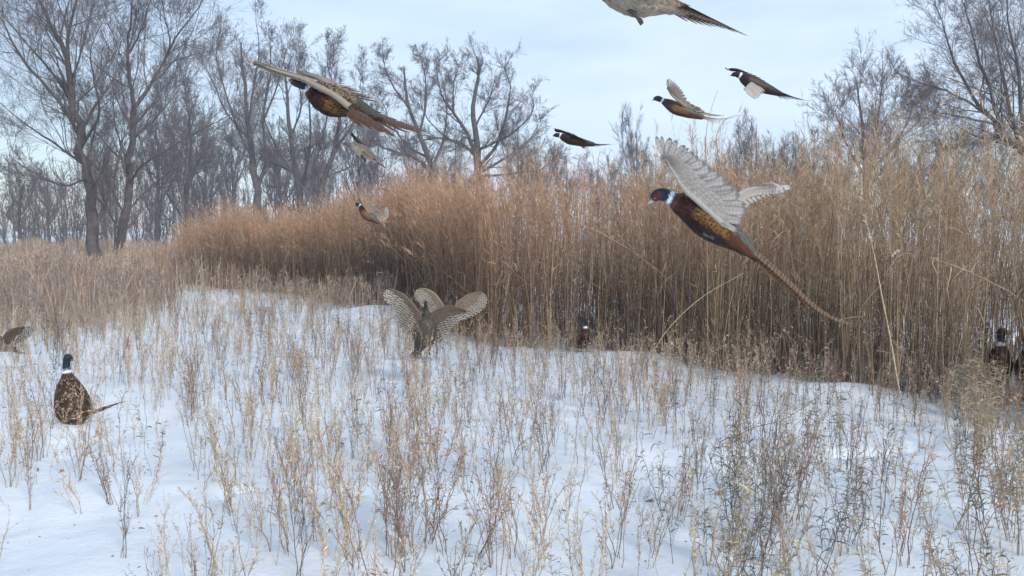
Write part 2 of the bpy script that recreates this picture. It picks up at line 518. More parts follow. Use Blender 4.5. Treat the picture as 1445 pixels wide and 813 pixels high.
# ------------------------------------------------------------------ meadow grass left of and beyond the belt
def meadow():
    rng = np.random.default_rng(8)
    g = Geo()
    n = 130000
    # sample in distance with more far away
    y = 9.5 + 77 * rng.uniform(0, 1, n) ** 1.7
    px = rng.uniform(-260, 1700, n)
    x = (px - 722.5) / F * y
    bd = belt_depth(x, y)
    left = px < 240 + 20 * np.sin(y * 2)
    front = (bd < 0.0) & (bd > -3.2) & (px < 560) & (px > 150)      # grey weeds before the far end of the belt
    yed = np.interp(px, [-260, 0, 130, 230, 330], [10.2, 10.6, 11.6, 14.0, 18])
    thick = np.clip(((y - yed) / 5.0) ** 1.3 * (y > yed) + 0.12 * rng.normal(size=n), 0, 1) * 1.0
    behind = (bd > 6) & (px > 240)
    prob = np.where(left, thick, 0) + np.where(front & ~left, np.clip((bd + 3.2) / 2.2, 0, 1) * 0.9, 0) + np.where(behind, 0.35, 0)
    patch = 0.62 + 0.38 * np.sin(x * 1.3 + 2 * np.sin(y * 0.35)) * np.sin(y * 0.6)
    prob = prob * np.where(y > 30, patch, 1)
    ok = rng.uniform(size=n) < prob
    x, y, px, bd, left = x[ok], y[ok], px[ok], bd[ok], left[ok]; n = len(x)
    H = rng.uniform(0.28, 0.80, n) * np.where(y > 25, 1.1, 0.92) * (1 + 0.25 * np.sin(x * 2.0 + y)) 
    K = 5; u = np.linspace(0, 1, K)[None, :, None]
    aa = rng.uniform(0, 6.28, n); ln = np.abs(rng.normal(0.12, 0.14, n)) * H
    out = np.stack([np.cos(aa), np.sin(aa), np.zeros(n)], -1)
    b0 = np.stack([x, y, gz(x, y) - 0.02], -1)
    Pt = b0[:, None, :] + np.array([0, 0, 1.0]) * H[:, None, None] * u + out[:, None, :] * ln[:, None, None] * u ** 2
    wid = np.clip(0.0016 + 0.00022 * y, 0.003, 0.016) * rng.uniform(0.5, 1.3, n)
    W = wid[:, None] * np.array([1.0, 0.9, 1.0, 0.9, 0.3])[None, :]
    gold = np.array([0.52, 0.39, 0.28]); greyb = np.array([0.31, 0.26, 0.235]); br = np.array([0.34, 0.235, 0.18])
    f = np.clip((y - 17) / 14, 0, 1)[:, None]
    pk = rng.uniform(size=n)[:, None]
    c = np.where(pk < 0.25 + 0.45 * f, gold, np.where(pk < 0.75, greyb, br)) * rng.uniform(0.6, 1.2, (n, 1))
    ribbons(g, Pt, W, np.tile([[1.0, 0.15, 0]], (n, 1)) + 0.6 * rng.normal(size=(n, 3)), c)
    # side strands
    near = np.where(y < 34)[0]
    pi = np.repeat(near, 4); m = len(pi)
    th = rng.uniform(0.35, 1, m)[:, None]
    b1 = b0[pi] + np.array([0, 0, 1.0]) * H[pi][:, None] * th + out[pi] * ln[pi][:, None] * th ** 2
    d0 = unit(rng.normal(0, 0.6, (m, 3)) + [0, 0, 0.8]); Ls = rng.uniform(0.04, 0.13, m)
    u = np.linspace(0, 1, 3)[None, :, None]
    ribbons(g, b1[:, None, :] + d0[:, None, :] * Ls[:, None, None] * u, wid[pi][:, None] * np.array([0.7, 1.1, 0.3])[None, :], rdir(rng, m), c[pi] * rng.uniform(0.7, 1.25, (m, 1)))
    tag(g.build("meadow_grass", M_MEADOW), kind="stuff", label="low grey and golden dry grass on the left side of the field", cat="grass")


# ------------------------------------------------------------------ bare trees
UP = np.array([0, 0, 1.0])


def spawn(rng, Pt, Ln, R, n, K, ang, lenf, upb, wig, tmin=0.2, rf=0.42, rmin=0.006):
    N, Kp = Pt.shape[:2]
    t = tmin + (1 - tmin) * rng.uniform(size=(N, n))
    pi = np.repeat(np.arange(N), n); t = t.reshape(-1)
    kf = t * (Kp - 1); k0 = np.clip(kf.astype(int), 0, Kp - 2); fr = (kf - k0)[:, None]
    b0 = Pt[pi, k0] * (1 - fr) + Pt[pi, k0 + 1] * fr
    T = unit(Pt[pi, k0 + 1] - Pt[pi, k0])
    rr = R[pi, k0] * (1 - fr[:, 0]) + R[pi, k0 + 1] * fr[:, 0]
    m = len(pi)
    perp = rng.normal(size=(m, 3)); perp -= T * np.sum(perp * T, -1, keepdims=True); perp = unit(perp)
    a = np.radians(rng.normal(ang, ang * 0.3, m))[:, None]
    d = unit(np.cos(a) * T + np.sin(a) * perp + UP * upb)
    ln = Ln[pi] * lenf * (1.05 - 0.45 * t) * rng.uniform(0.55, 1.25, m)
    r0 = np.maximum(rr * rf * rng.uniform(0.7, 1.1, m), rmin)
    pts = [b0]
    for k in range(K - 1):
        d = unit(d + rng.normal(0, wig, (m, 3)) + UP * upb * 0.25)
        pts.append(pts[-1] + d * (ln / (K - 1))[:, None])
    Pn = np.stack(pts, 1)
    Rn = np.maximum(r0[:, None] * (1 - 0.72 * np.linspace(0, 1, K)[None, :]), rmin * 0.75)
    return Pn, ln, Rn


BARK_C = np.array([0.115, 0.10, 0.098])
TWIG_C = np.array([0.165, 0.14, 0.14])


def guided_tree(seed, limbs, levels, label, rmin, base=None, group=None, bark=BARK_C, twig=TWIG_C, cat="tree", name="bare_tree", cap=6.0):
    """limbs: [(points3d, r0, r1)] first is the trunk. levels: list of (n, ang, lenf, up, wig, K, sides)"""
    rng = np.random.default_rng(seed)
    K0 = 16
    PP, RR, LL = [], [], []
    gt = Geo()
    for li, (pts, r0, r1) in enumerate(limbs):
        r1 = r1 if li == 0 and len(limbs) < 9 and r0 < 0 else r1 * (0.8 if li == 0 else 0.3)
        if li: r0 = r0 * 0.75
        p = resample(pts, K0)
        p[1:-1] += rng.normal(0, r1 * 0.5 + 0.01, (K0 - 2, 3))
        PP.append(p); RR.append(np.linspace(r0, r1, K0)); LL.append(np.linalg.norm(np.diff(p, axis=0), axis=1).sum())
    PP, RR, LL = np.array(PP), np.array(RR), np.array(LL)
    RR[0, 0] *= 1.25
    tubes(gt, PP, RR, 10, bark)
    root_loc = limbs[0][0][0] if base is None else base
    root = empty(name, tuple(root_loc), label, cat, group)
    gt.build("trunk", M_BARK, root, origin=root_loc)
    gc = Geo()
    cur = (PP, np.minimum(LL, cap), RR)
    for lv, (n, ang, lenf, upb, wig, K, sides, tmin) in enumerate(levels):
        cur = spawn(rng, cur[0], cur[1], cur[2], n, K, ang, lenf, upb, wig, tmin=tmin, rmin=rmin * (1.5, 1.1, 0.8, 0.62)[lv])
        tubes(gc, cur[0], cur[2], sides, twig * rng.uniform(0.8, 1.2, (len(cur[0]), 1)))
    gc.build("crown", M_TWIG, root, origin=root_loc)
    return root


def px_limb(d, pts, r0, r1):
    """limb from photograph pixels; a third number moves the point nearer or farther"""
    return ([P(p[0], p[1], d + (p[2] if len(p) > 2 else 0)) for p in pts], r0, r1)


def trees():
    Lv = [(13, 42, 0.60, 0.16, 0.10, 10, 5, 0.12), (8, 38, 0.60, 0.12, 0.12, 8, 3, 0.10), (6, 36, 0.62, 0.08, 0.15, 6, 3, 0.1), (4, 36, 0.62, 0.04, 0.18, 4, 3, 0.1)]
    D = 38.0
    # tree A: big leaning tree on the left
    A = [px_limb(D, [(134, 378), (131, 330), (128, 270), (118, 215), (108, 175), (100, 120)], 0.25, 0.15),
         px_limb(D, [(100, 120), (92, 75, -.5), (72, 35, -1), (48, -20, -1.5), (30, -90, -2)], 0.16, 0.05),
         px_limb(D, [(98, 110), (95, 60, .5), (103, 20, .8), (118, -50, 1), (130, -110, 1)], 0.12, 0.04),
         px_limb(D, [(104, 150), (80, 110, 1), (45, 70, 2), (8, 25, 3), (-30, -30, 3)], 0.09, 0.03),
         px_limb(D, [(112, 190), (85, 145, -1), (35, 88, -2), (8, 40, -3), (-12, 0, -3)], 0.11, 0.03),
         px_limb(D, [(108, 172), (96, 165), (90, 140), (92, 120)], 0.06, 0.03),
         px_limb(D, [(117, 205), (140, 160, -1), (132, 110, -2), (128, 70, -3), (150, 20, -3)], 0.08, 0.02),
         px_limb(D, [(122, 235), (80, 205, 1), (30, 170, 2), (-30, 120, 2.5)], 0.08, 0.02),
         px_limb(D, [(124, 250), (92, 262, -1), (50, 245, -2), (5, 215, -3)], 0.06, 0.02),
         px_limb(D, [(100, 118), (112, 80, 1), (125, 30, 1.5), (142, -30, 2)], 0.07, 0.02),
         px_limb(D, [(128, 270), (145, 235, 1), (152, 190, 2), (150, 140, 2.5)], 0.05, 0.02)]
    guided_tree(1, A, Lv, "tall dark bare tree leaning left, the leftmost of the two thick trunks", 0.0055)
    B = [px_limb(D + 1, [(166, 378), (168, 350), (180, 290), (184, 240), (186, 190), (190, 152)], 0.19, 0.13),
         px_limb(D + 1, [(190, 152), (183, 110), (180, 70), (186, 20), (190, -60)], 0.12, 0.05),
         px_limb(D + 1, [(192, 150), (212, 120, .6), (230, 90, 1), (246, 55, 1), (280, 10, 1.5), (300, -30, 2)], 0.11, 0.03),
         px_limb(D + 1, [(232, 88, 1), (240, 60), (232, 20), (222, -40)], 0.06, 0.03),
         px_limb(D + 1, [(182, 75), (200, 40), (212, 0), (225, -50)], 0.06, 0.02),
         px_limb(D + 1, [(182, 260), (200, 235, -1), (245, 205, -2), (300, 175, -2.5), (330, 160, -3)], 0.07, 0.02),
         px_limb(D + 1, [(172, 330), (150, 290, -1), (140, 240, -1), (150, 190, -1.5)], 0.06, 0.02),
         px_limb(D + 1, [(184, 235), (170, 205, 1), (160, 150, 2), (165, 90, 2)], 0.06, 0.02),
         px_limb(D + 1, [(186, 200), (206, 175, 1), (225, 130, 2), (262, 95, 2)], 0.05, 0.02),
         px_limb(D + 1, [(178, 300), (215, 262, 1), (262, 232, 2), (318, 215, 3)], 0.05, 0.02)]
    guided_tree(2, B, Lv, "forked bare tree just right of the leaning left tree, second thick trunk", 0.0055)
    # C, D2, E: upright multi-stemmed trees behind the two roosters on the left
    D = 62.0
    Lv2 = [(14, 34, 0.50, 0.22, 0.09, 9, 4, 0.10), (7, 36, 0.62, 0.16, 0.12, 7, 3, 0.08), (5, 36, 0.66, 0.08, 0.15, 5, 3, 0.08), (4, 34, 0.7, 0.06, 0.18, 4, 3, 0.1)]
    Ct = [px_limb(D, [(364, 335), (364, 290), (356, 225), (350, 180), (346, 120), (340, 60)], 0.30, 0.06),
          px_limb(D, [(362, 270), (375, 225, 1), (372, 160, 2), (382, 100, 2), (380, 50, 2)], 0.18, 0.05),
          px_limb(D, [(356, 225), (335, 180, -1), (318, 130, -2), (305, 80, -2), (312, 40, -2)], 0.12, 0.04),
          px_limb(D, [(350, 180), (358, 120, 1), (366, 70, 1), (360, 25, 1)], 0.12, 0.04),
          px_limb(D, [(354, 200), (320, 160, -2), (298, 110, -3), (285, 90, -3)], 0.09, 0.03),
          px_limb(D, [(372, 170, 1), (392, 120, 1), (402, 80, 2), (408, 55, 2)], 0.09, 0.03)]
    guided_tree(3, Ct, Lv2, "upright multi stemmed bare tree behind the wing tip of the large left rooster", 0.008, cap=4.6)
    Dt = [px_limb(D, [(424, 335), (424, 285), (418, 245), (410, 190), (405, 140), (402, 95)], 0.28, 0.06),
          px_limb(D, [(422, 270), (432, 240, 1), (438, 190, 1), (436, 140, 2), (430, 100, 2)], 0.18, 0.05),
          px_limb(D, [(418, 250), (395, 215, -1), (375, 175, -2), (368, 130, -2)], 0.12, 0.04),
          px_limb(D, [(416, 245), (380, 228, 1), (350, 222, 2), (325, 200, 2)], 0.10, 0.03),
          px_limb(D, [(410, 195), (425, 150), (420, 105), (425, 70)], 0.10, 0.03)]
    guided_tree(4, Dt, Lv2, "bare tree directly behind the body of the large left rooster", 0.008, cap=4.6)
    Et = [px_limb(D - 4, [(446, 335), (448, 292), (458, 252), (470, 215), (480, 170), (478, 120)], 0.25, 0.06),
          px_limb(D - 4, [(448, 290), (440, 250, 1), (452, 205, 1), (462, 160, 2), (458, 110, 2)], 0.16, 0.04),
          px_limb(D - 4, [(472, 210), (495, 180, -1), (510, 140, -2), (512, 105, -2)], 0.10, 0.03),
          px_limb(D - 4, [(480, 170), (470, 120), (462, 90), (468, 62)], 0.08, 0.03),
          px_limb(D - 4, [(460, 250), (500, 232, 1), (520, 205, 1), (535, 180, 1)], 0.07, 0.02)]
    guided_tree(5, Et, Lv2, "slender forked bare tree behind the small hen in flight", 0.008, cap=4.4)
    # F: the wide round tree in the middle
    D = 60.0
    Lf = [(15, 44, 0.42, 0.10, 0.10, 8, 4, 0.10), (7, 38, 0.64, 0.10, 0.13, 7, 3, 0.08), (5, 36, 0.68, 0.06, 0.16, 5, 3, 0.08), (4, 36, 0.7, 0.06, 0.18, 4, 3, 0.1)]
    Ft = [px_limb(D, [(680, 330), (678, 270), (674, 230), (672, 190), (668, 150), (676, 100), (672, 80)], 0.32, 0.05),
          px_limb(D, [(676, 240), (660, 190, -1), (640, 160, -1), (622, 130, -2), (615, 85, -2)], 0.2, 0.04),
          px_limb(D, [(676, 235), (700, 205, -1), (715, 160, -2), (720, 120, -2), (705, 85, -2)], 0.16, 0.04),
          px_limb(D, [(676, 245), (715, 222, 1), (745, 200, 2), (765, 165, 2)], 0.13, 0.03),
          px_limb(D, [(676, 250), (725, 245, -1), (760, 240, -2), (782, 225, -2)], 0.10, 0.03),
          px_limb(D, [(674, 225), (655, 205, 1), (625, 195, 2), (590, 200, 2), (565, 215, 3)], 0.13, 0.03),
          px_limb(D, [(670, 180), (690, 140, 1), (700, 105, 1)], 0.1, 0.03),
          px_limb(D, [(674, 215), (640, 200, -2), (605, 170, -3), (590, 130, -3)], 0.1, 0.03),
          px_limb(D, [(640, 160, -1), (640, 120), (650, 90)], 0.09, 0.03),
          px_limb(D, [(674, 212), (720, 190, -2), (752, 155, -3), (745, 125, -3)], 0.1, 0.03)]
    guided_tree(6, Ft, Lf, "wide spreading bare tree standing behind the grass at the centre", 0.0075, cap=4.3)
    F2 = [px_limb(D - 3, [(612, 335), (613, 280), (610, 235), (592, 190), (575, 140), (570, 95)], 0.26, 0.05),
          px_limb(D - 3, [(612, 250), (590, 225, -1), (560, 215, -1), (535, 205, -2), (515, 190, -2)], 0.17, 0.03),
          px_limb(D - 3, [(592, 190), (600, 150, 1), (600, 110, 1), (592, 75, 1)], 0.11, 0.03),
          px_limb(D - 3, [(580, 155), (560, 130), (545, 100), (540, 75)], 0.1, 0.03),
          px_limb(D - 3, [(610, 235), (625, 200, 1), (630, 150, 2), (622, 95, 2)], 0.12, 0.03),
          px_limb(D - 3, [(604, 222), (575, 205, 1), (550, 170, 2), (540, 140, 2)], 0.1, 0.03)]
    guided_tree(7, F2, Lf, "bare tree left of the wide centre tree with limbs reaching left", 0.0075, cap=4.3)
    # I: the large tree leaning in from the right edge
    D = 26.0
    It = [px_limb(D, [(1500, 420), (1490, 330), (1470, 270), (1445, 220), (1405, 172)], 0.26, 0.12),
          px_limb(D, [(1405, 172), (1375, 140, -.5), (1350, 95, -1), (1335, 50, -1), (1322, 10, -1)], 0.075, 0.02),
          px_limb(D, [(1400, 168), (1360, 140, .5), (1318, 122, 1), (1282, 112, 1)], 0.055, 0.012),
          px_limb(D, [(1412, 180), (1398, 130, .5), (1380, 80, .5), (1365, 20, 1), (1352, -20, 1)], 0.075, 0.02),
          px_limb(D, [(1440, 215), (1425, 150, 1), (1412, 95, 1.5), (1400, 30, 2), (1392, -30, 2)], 0.09, 0.02),
          px_limb(D, [(1450, 225), (1442, 160, -1), (1438, 100, -1.5), (1425, 40, -2), (1418, -40, -2)], 0.09, 0.03),
          px_limb(D, [(1468, 262), (1462, 200), (1455, 120), (1450, 40), (1445, -40)], 0.12, 0.03),
          px_limb(D, [(1402, 175), (1360, 165, -1), (1325, 160, -1.5), (1300, 172, -2)], 0.045, 0.010),
          px_limb(D, [(1430, 205), (1395, 200, 1), (1350, 205, 1.5), (1310, 190, 2)], 0.045, 0.010)]
    Li = [(16, 42, 0.46, 0.12, 0.10, 9, 4, 0.08), (8, 38, 0.60, 0.10, 0.13, 7, 3, 0.1), (6, 36, 0.64, 0.06, 0.16, 5, 3, 0.1), (4, 36, 0.62, 0.04, 0.18, 4, 3, 0.1)]
    guided_tree(8, It, Li, "large bare tree leaning in from the right edge of the picture", 0.0040)
    # H: twin upright tree above the grass right of centre
    D = 48.0
    Ht = [px_limb(D, [(1222, 330), (1222, 270), (1222, 220), (1216, 170), (1210, 125)], 0.2, 0.04),
          px_limb(D, [(1222, 260), (1236, 215, 1), (1240, 165, 1), (1245, 120, 1)], 0.13, 0.03),
          px_limb(D, [(1222, 250), (1200, 215, -1), (1185, 180, -1), (1178, 150, -1)], 0.09, 0.03),
          px_limb(D, [(1230, 240), (1262, 205, 1), (1282, 170, 1), (1290, 145, 1)], 0.09, 0.02)]
    Lh = [(16, 36, 0.52, 0.22, 0.09, 9, 4, 0.10), (8, 36, 0.62, 0.15, 0.12, 6, 3, 0.1), (7, 36, 0.64, 0.08, 0.15, 5, 3, 0.1), (3, 36, 0.6, 0.06, 0.2, 3, 3, 0.1)]
    guided_tree(9, Ht, Lh, "twin topped bare tree rising above the grass between two flying roosters and right edge", 0.008)

    # far trees: a few meshes copied with copies of their parts
    rng = np.random.default_rng(21)
    protos = []
    for k in range(4):
        h = 10.0
        lim = [([np.array([0, 0, -0.2]), np.array([0.1, 0, h * .3]), np.array([-0.1 + .2 * k, .1, h * .6]), np.array([0.1, 0, h])], 0.22, 0.03)]
        for j in range(6):
            a = j * 1.1 + k; z0 = h * (0.16 + 0.07 * j)
            o = np.array([math.cos(a), math.sin(a), 0])
            lim.append(([np.array([0.05, 0, z0]), o * 0.9 + UP * (z0 + 1.3), o * 1.5 + UP * (z0 + 2.8), o * 2.0 + UP * min(z0 + 4.6, h * .97)], 0.10, 0.03))
        Lx = [(11, 34, 0.46, 0.24, 0.10, 7, 4, 0.12), (8, 36, 0.62, 0.15, 0.13, 5, 3, 0.1), (7, 36, 0.66, 0.08, 0.16, 4, 3, 0.1)]
        r = guided_tree(40 + k, lim, Lx, "far bare tree", 0.012, base=(0, 0, 0), bark=BARK_C * 1.1)
        protos.append(r)
    used = set()

    def put(k, px, d, h, wide, label, group=None):
        src = protos[k]
        x = (px - 722.5) / F * d
        if k not in used:
            o = src; used.add(k)
        else:
            o = src.copy(); COL.objects.link(o)
            for ch in src.children:
                c = ch.copy(); COL.objects.link(c); c.parent = o
        o.location = (x, d, 0)
        o.scale = (wide * h / 10, wide * h / 10, h / 10)
        o.rotation_euler = (0, 0, rng.uniform(0, 6.28))
        o["label"] = label
        if group: o["group"] = group
    def top(py, d): return CAMH + (325 - py) / F * d
    put(0, 897, 75, top(168, 75), 0.6, "small upright bare tree on the skyline left of the large rooster's raised wing")
    put(1, 1065, 70, top(176, 70), 0.7, "bare tree above the grass right of the large rooster's wings")
    put(2, 1120, 72, top(186, 72), 0.65, "low bare tree next to the twin topped tree on its left side")
    put(3, 262, 72, top(110, 72), 0.9, "bare tree showing between the forked left tree and the upright trees")
    put(0, 30, 80, top(235, 80), 1.0, "low bare tree at the far left edge of the wood")
    put(1, 505, 75, top(150, 75), 0.7, "bare tree behind the slender forked one, above the small hen")
    grp = "far bare trees of the wood behind the field"
    lab = "far grey bare tree in the background wood"
    for i, (px, py, d) in enumerate([(-40, 200, 95), (70, 235, 100), (150, 215, 100), (222, 160, 85), (290, 175, 92),
                                     (330, 170, 98), (398, 165, 95), (450, 185, 100), (535, 195, 95), (590, 200, 88), (645, 200, 96),
                                     (730, 170, 90), (762, 215, 95), (800, 225, 100), (845, 222, 98), (875, 228, 92), (925, 232, 96), (975, 228, 90), (1010, 222, 92),
                                     (1045, 205, 95), (1090, 200, 90), (1145, 192, 95), (1175, 210, 88), (1262, 195, 90), (1300, 205, 86), (1345, 190, 88), (1400, 175, 90), (1470, 160, 90)]):
        put(i % 4, px, d, top(py, d), rng.uniform(0.7, 1.05), lab, grp)

    # the dense low thicket under and between the far trees: nobody could count it
    g = Geo(); rng = np.random.default_rng(17)
    n = 1250
    d = rng.uniform(66, 110, n); px = rng.uniform(-150, 1600, n)
    dens = np.interp(px, [-150, 520, 640, 800, 1600], [1, 1, 0.6, 0.35, 0.3])
    ok = rng.uniform(size=n) < dens
    d, px = d[ok], px[ok]; n = len(d)
    hh = np.interp(px, [-150, 60, 200, 520, 640, 800, 1200, 1600], [6.0, 6.0, 7.5, 6.5, 6, 5.0, 6, 8]) * rng.uniform(0.5, 1.15, n)
    x = (px - 722.5) / F * d
    b0 = np.stack([x, d, np.full(n, -0.1)], -1)
    u = np.linspace(0, 1, 6)[None, :, None]
    Pt = b0[:, None, :] + UP * hh[:, None, None] * u + rng.normal(0, 0.7, (n, 1, 3)) * u * [1, 1, 0] + rng.normal(0, 0.10, (n, 6, 3))
    R = np.full((n, 6), 0.035) * np.linspace(1.2, 0.4, 6)[None, :]
    tubes(g, Pt, R, 3, TWIG_C * rng.uniform(0.7, 1.2, (n, 1)))
    c1 = spawn(rng, Pt, hh, R, 9, 4, 34, 0.28, 0.2, 0.18, tmin=0.05, rmin=0.017)
    tubes(g, c1[0], c1[2], 3, TWIG_C * rng.uniform(0.7, 1.2, (len(c1[0]), 1)))
    c2 = spawn(rng, *c1, 5, 3, 40, 0.5, 0.1, 0.2, tmin=0.1, rmin=0.015)
    tubes(g, c2[0], c2[2], 3, TWIG_C * rng.uniform(0.8, 1.3, (len(c2[0]), 1)))
    tag(g.build("thicket", M_TWIG), kind="stuff", label="dense grey leafless thicket along the foot of the wood", cat="thicket")


import sys
STAGE = 9
tall_grass()
meadow()
trees()
# thin winter air: far things fade to blue grey
import bmesh
bm = bmesh.new()
bmesh.ops.create_cube(bm, size=1.0)
for v in bm.verts:
    v.co = Vector((v.co.x * 300, 60 + v.co.y * 150, 9.5 + v.co.z * 23))
me = bpy.data.meshes.new("haze"); bm.to_mesh(me); bm.free()
hz = bpy.data.objects.new("haze", me); COL.objects.link(hz)
hm = bpy.data.materials.new("haze"); hm.use_nodes = True
hm.node_tree.nodes.clear()
ho = hm.node_tree.nodes.new("ShaderNodeOutputMaterial"); hv = hm.node_tree.nodes.new("ShaderNodeVolumePrincipled")
hv.inputs["Color"].default_value = (0.82, 0.91, 1.0, 1); hv.inputs["Density"].default_value = 0.0017; hv.inputs["Anisotropy"].default_value = 0.2
hm.node_tree.links.new(hv.outputs["Volume"], ho.inputs["Volume"])
me.materials.append(hm)
tag(hz, "thin bluish winter haze over the field", "haze", None, "stuff")
BIRD_SPOTS = [(*G(100, 600), 0.17)]

# ------------------------------------------------------------------ pheasants
def mat_plumage():
    m, nt, b = mat("plumage")
    at = nt.nodes.new("ShaderNodeAttribute"); at.attribute_name = "Col"
    tcn = nt.nodes.new("ShaderNodeTexCoord")
    vo = nt.nodes.new("ShaderNodeTexVoronoi"); vo.inputs["Scale"].default_value = 95.0; vo.inputs["Randomness"].default_value = 0.8
    nt.links.new(tcn.outputs["Object"], vo.inputs["Vector"])
    mr = nt.nodes.new("ShaderNodeMapRange")
    mr.inputs["From Min"].default_value = 0.22; mr.inputs["From Max"].default_value = 0.42
    mr.inputs["To Min"].default_value = 1.0; mr.inputs["To Max"].default_value = 0.0
    nt.links.new(vo.outputs["Distance"], mr.inputs["Value"])
    ml = nt.nodes.new("ShaderNodeMath"); ml.operation = 'MULTIPLY'
    nt.links.new(mr.outputs["Result"], ml.inputs[0]); nt.links.new(at.outputs["Alpha"], ml.inputs[1])
    nz = nt.nodes.new("ShaderNodeTexNoise"); nz.inputs["Scale"].default_value = 120; nz.inputs["Detail"].default_value = 3
    nt.links.new(tcn.outputs["Object"], nz.inputs["Vector"])
    m2 = nt.nodes.new("ShaderNodeMapRange"); m2.inputs["From Min"].default_value = 0.3; m2.inputs["From Max"].default_value = 0.7
    m2.inputs["To Min"].default_value = 0.65; m2.inputs["To Max"].default_value = 1.3
    nt.links.new(nz.outputs["Fac"], m2.inputs["Value"])
    sc_ = nt.nodes.new("ShaderNodeVectorMath"); sc_.operation = 'SCALE'
    nt.links.new(at.outputs["Color"], sc_.inputs[0]); nt.links.new(m2.outputs["Result"], sc_.inputs["Scale"])
    mx = nt.nodes.new("ShaderNodeMixRGB"); mx.inputs["Color2"].default_value = (0.03, 0.018, 0.012, 1)
    nt.links.new(ml.outputs["Value"], mx.inputs["Fac"]); nt.links.new(sc_.outputs["Vector"], mx.inputs["Color1"])
    nt.links.new(mx.outputs["Color"], b.inputs["Base Color"])
    bp = nt.nodes.new("ShaderNodeBump"); bp.inputs["Strength"].default_value = 0.35; bp.inputs["Distance"].default_value = 0.004
    nt.links.new(vo.outputs["Distance"], bp.inputs["Height"]); nt.links.new(bp.outputs["Normal"], b.inputs["Normal"])
    b.inputs["Roughness"].default_value = 0.5; b.inputs["Specular IOR Level"].default_value = 0.35
    return m


def mat_feather():
    m, nt, b = mat("feathers")
    at = nt.nodes.new("ShaderNodeAttribute"); at.attribute_name = "Col"
    uvn = nt.nodes.new("ShaderNodeUVMap"); uvn.uv_map = "UVMap"
    sp = nt.nodes.new("ShaderNodeSeparateXYZ"); nt.links.new(uvn.outputs["UV"], sp.inputs["Vector"])
    ab = nt.nodes.new("ShaderNodeMath"); ab.operation = 'ABSOLUTE'; nt.links.new(sp.outputs["X"], ab.inputs[0])
    ma = nt.nodes.new("ShaderNodeMath"); ma.operation = 'MULTIPLY_ADD'; ma.inputs[1].default_value = -0.18
    nt.links.new(ab.outputs["Value"], ma.inputs[0]); nt.links.new(sp.outputs["Y"], ma.inputs[2])
    tcb = nt.nodes.new("ShaderNodeTexCoord"); nzb = nt.nodes.new("ShaderNodeTexNoise"); nzb.inputs["Scale"].default_value = 55; nzb.inputs["Detail"].default_value = 2
    nt.links.new(tcb.outputs["Object"], nzb.inputs["Vector"])
    mb = nt.nodes.new("ShaderNodeMath"); mb.operation = 'MULTIPLY_ADD'; mb.inputs[1].default_value = 1.3
    nt.links.new(nzb.outputs["Fac"], mb.inputs[0]); nt.links.new(ma.outputs["Value"], mb.inputs[2])
    m6 = nt.nodes.new("ShaderNodeMath"); m6.operation = 'MULTIPLY'; m6.inputs[1].default_value = 6.2832
    nt.links.new(mb.outputs["Value"], m6.inputs[0])
    sn = nt.nodes.new("ShaderNodeMath"); sn.operation = 'SINE'; nt.links.new(m6.outputs["Value"], sn.inputs[0])
    mr = nt.nodes.new("ShaderNodeMapRange"); mr.inputs["From Min"].default_value = 0.0; mr.inputs["From Max"].default_value = 0.5
    nt.links.new(sn.outputs["Value"], mr.inputs["Value"])
    ml = nt.nodes.new("ShaderNodeMath"); ml.operation = 'MULTIPLY'
    nt.links.new(mr.outputs["Result"], ml.inputs[0]); nt.links.new(at.outputs["Alpha"], ml.inputs[1])
    mx = nt.nodes.new("ShaderNodeMixRGB"); mx.inputs["Color2"].default_value = (0.055, 0.035, 0.025, 1)
    nt.links.new(ml.outputs["Value"], mx.inputs["Fac"]); nt.links.new(at.outputs["Color"], mx.inputs["Color1"])
    nt.links.new(mx.outputs["Color"], b.inputs["Base Color"])
    b.inputs["Roughness"].default_value = 0.55; b.inputs["Specular IOR Level"].default_value = 0.3
    tr = nt.nodes.new("ShaderNodeBsdfTranslucent"); nt.links.new(mx.outputs["Color"], tr.inputs["Color"])
    ms = nt.nodes.new("ShaderNodeMixShader"); ms.inputs["Fac"].default_value = 0.28
    nt.links.new(b.outputs["BSDF"], ms.inputs[1]); nt.links.new(tr.outputs["BSDF"], ms.inputs[2])
    nt.links.new(ms.outputs["Shader"], nt.nodes["Material Output"].inputs["Surface"])
    return m


M_PLUME, M_FEATHER = mat_plumage(), mat_feather()
M_HORN, nt, b = mat("horn"); b.inputs["Base Color"].default_value = (0.52, 0.47, 0.36, 1); b.inputs["Roughness"].default_value = 0.4
M_LEG, nt, b = mat("leg_skin"); b.inputs["Base Color"].default_value = (0.05, 0.042, 0.04, 1); b.inputs["Roughness"].default_value = 0.6
M_EYE, nt, b = mat("eye"); b.inputs["Base Color"].default_value = (0.02, 0.012, 0.01, 1); b.inputs["Roughness"].default_value = 0.1


def sst(a, b_, x):
    t = np.clip((x - a) / (b_ - a), 0, 1)
    return t * t * (3 - 2 * t)


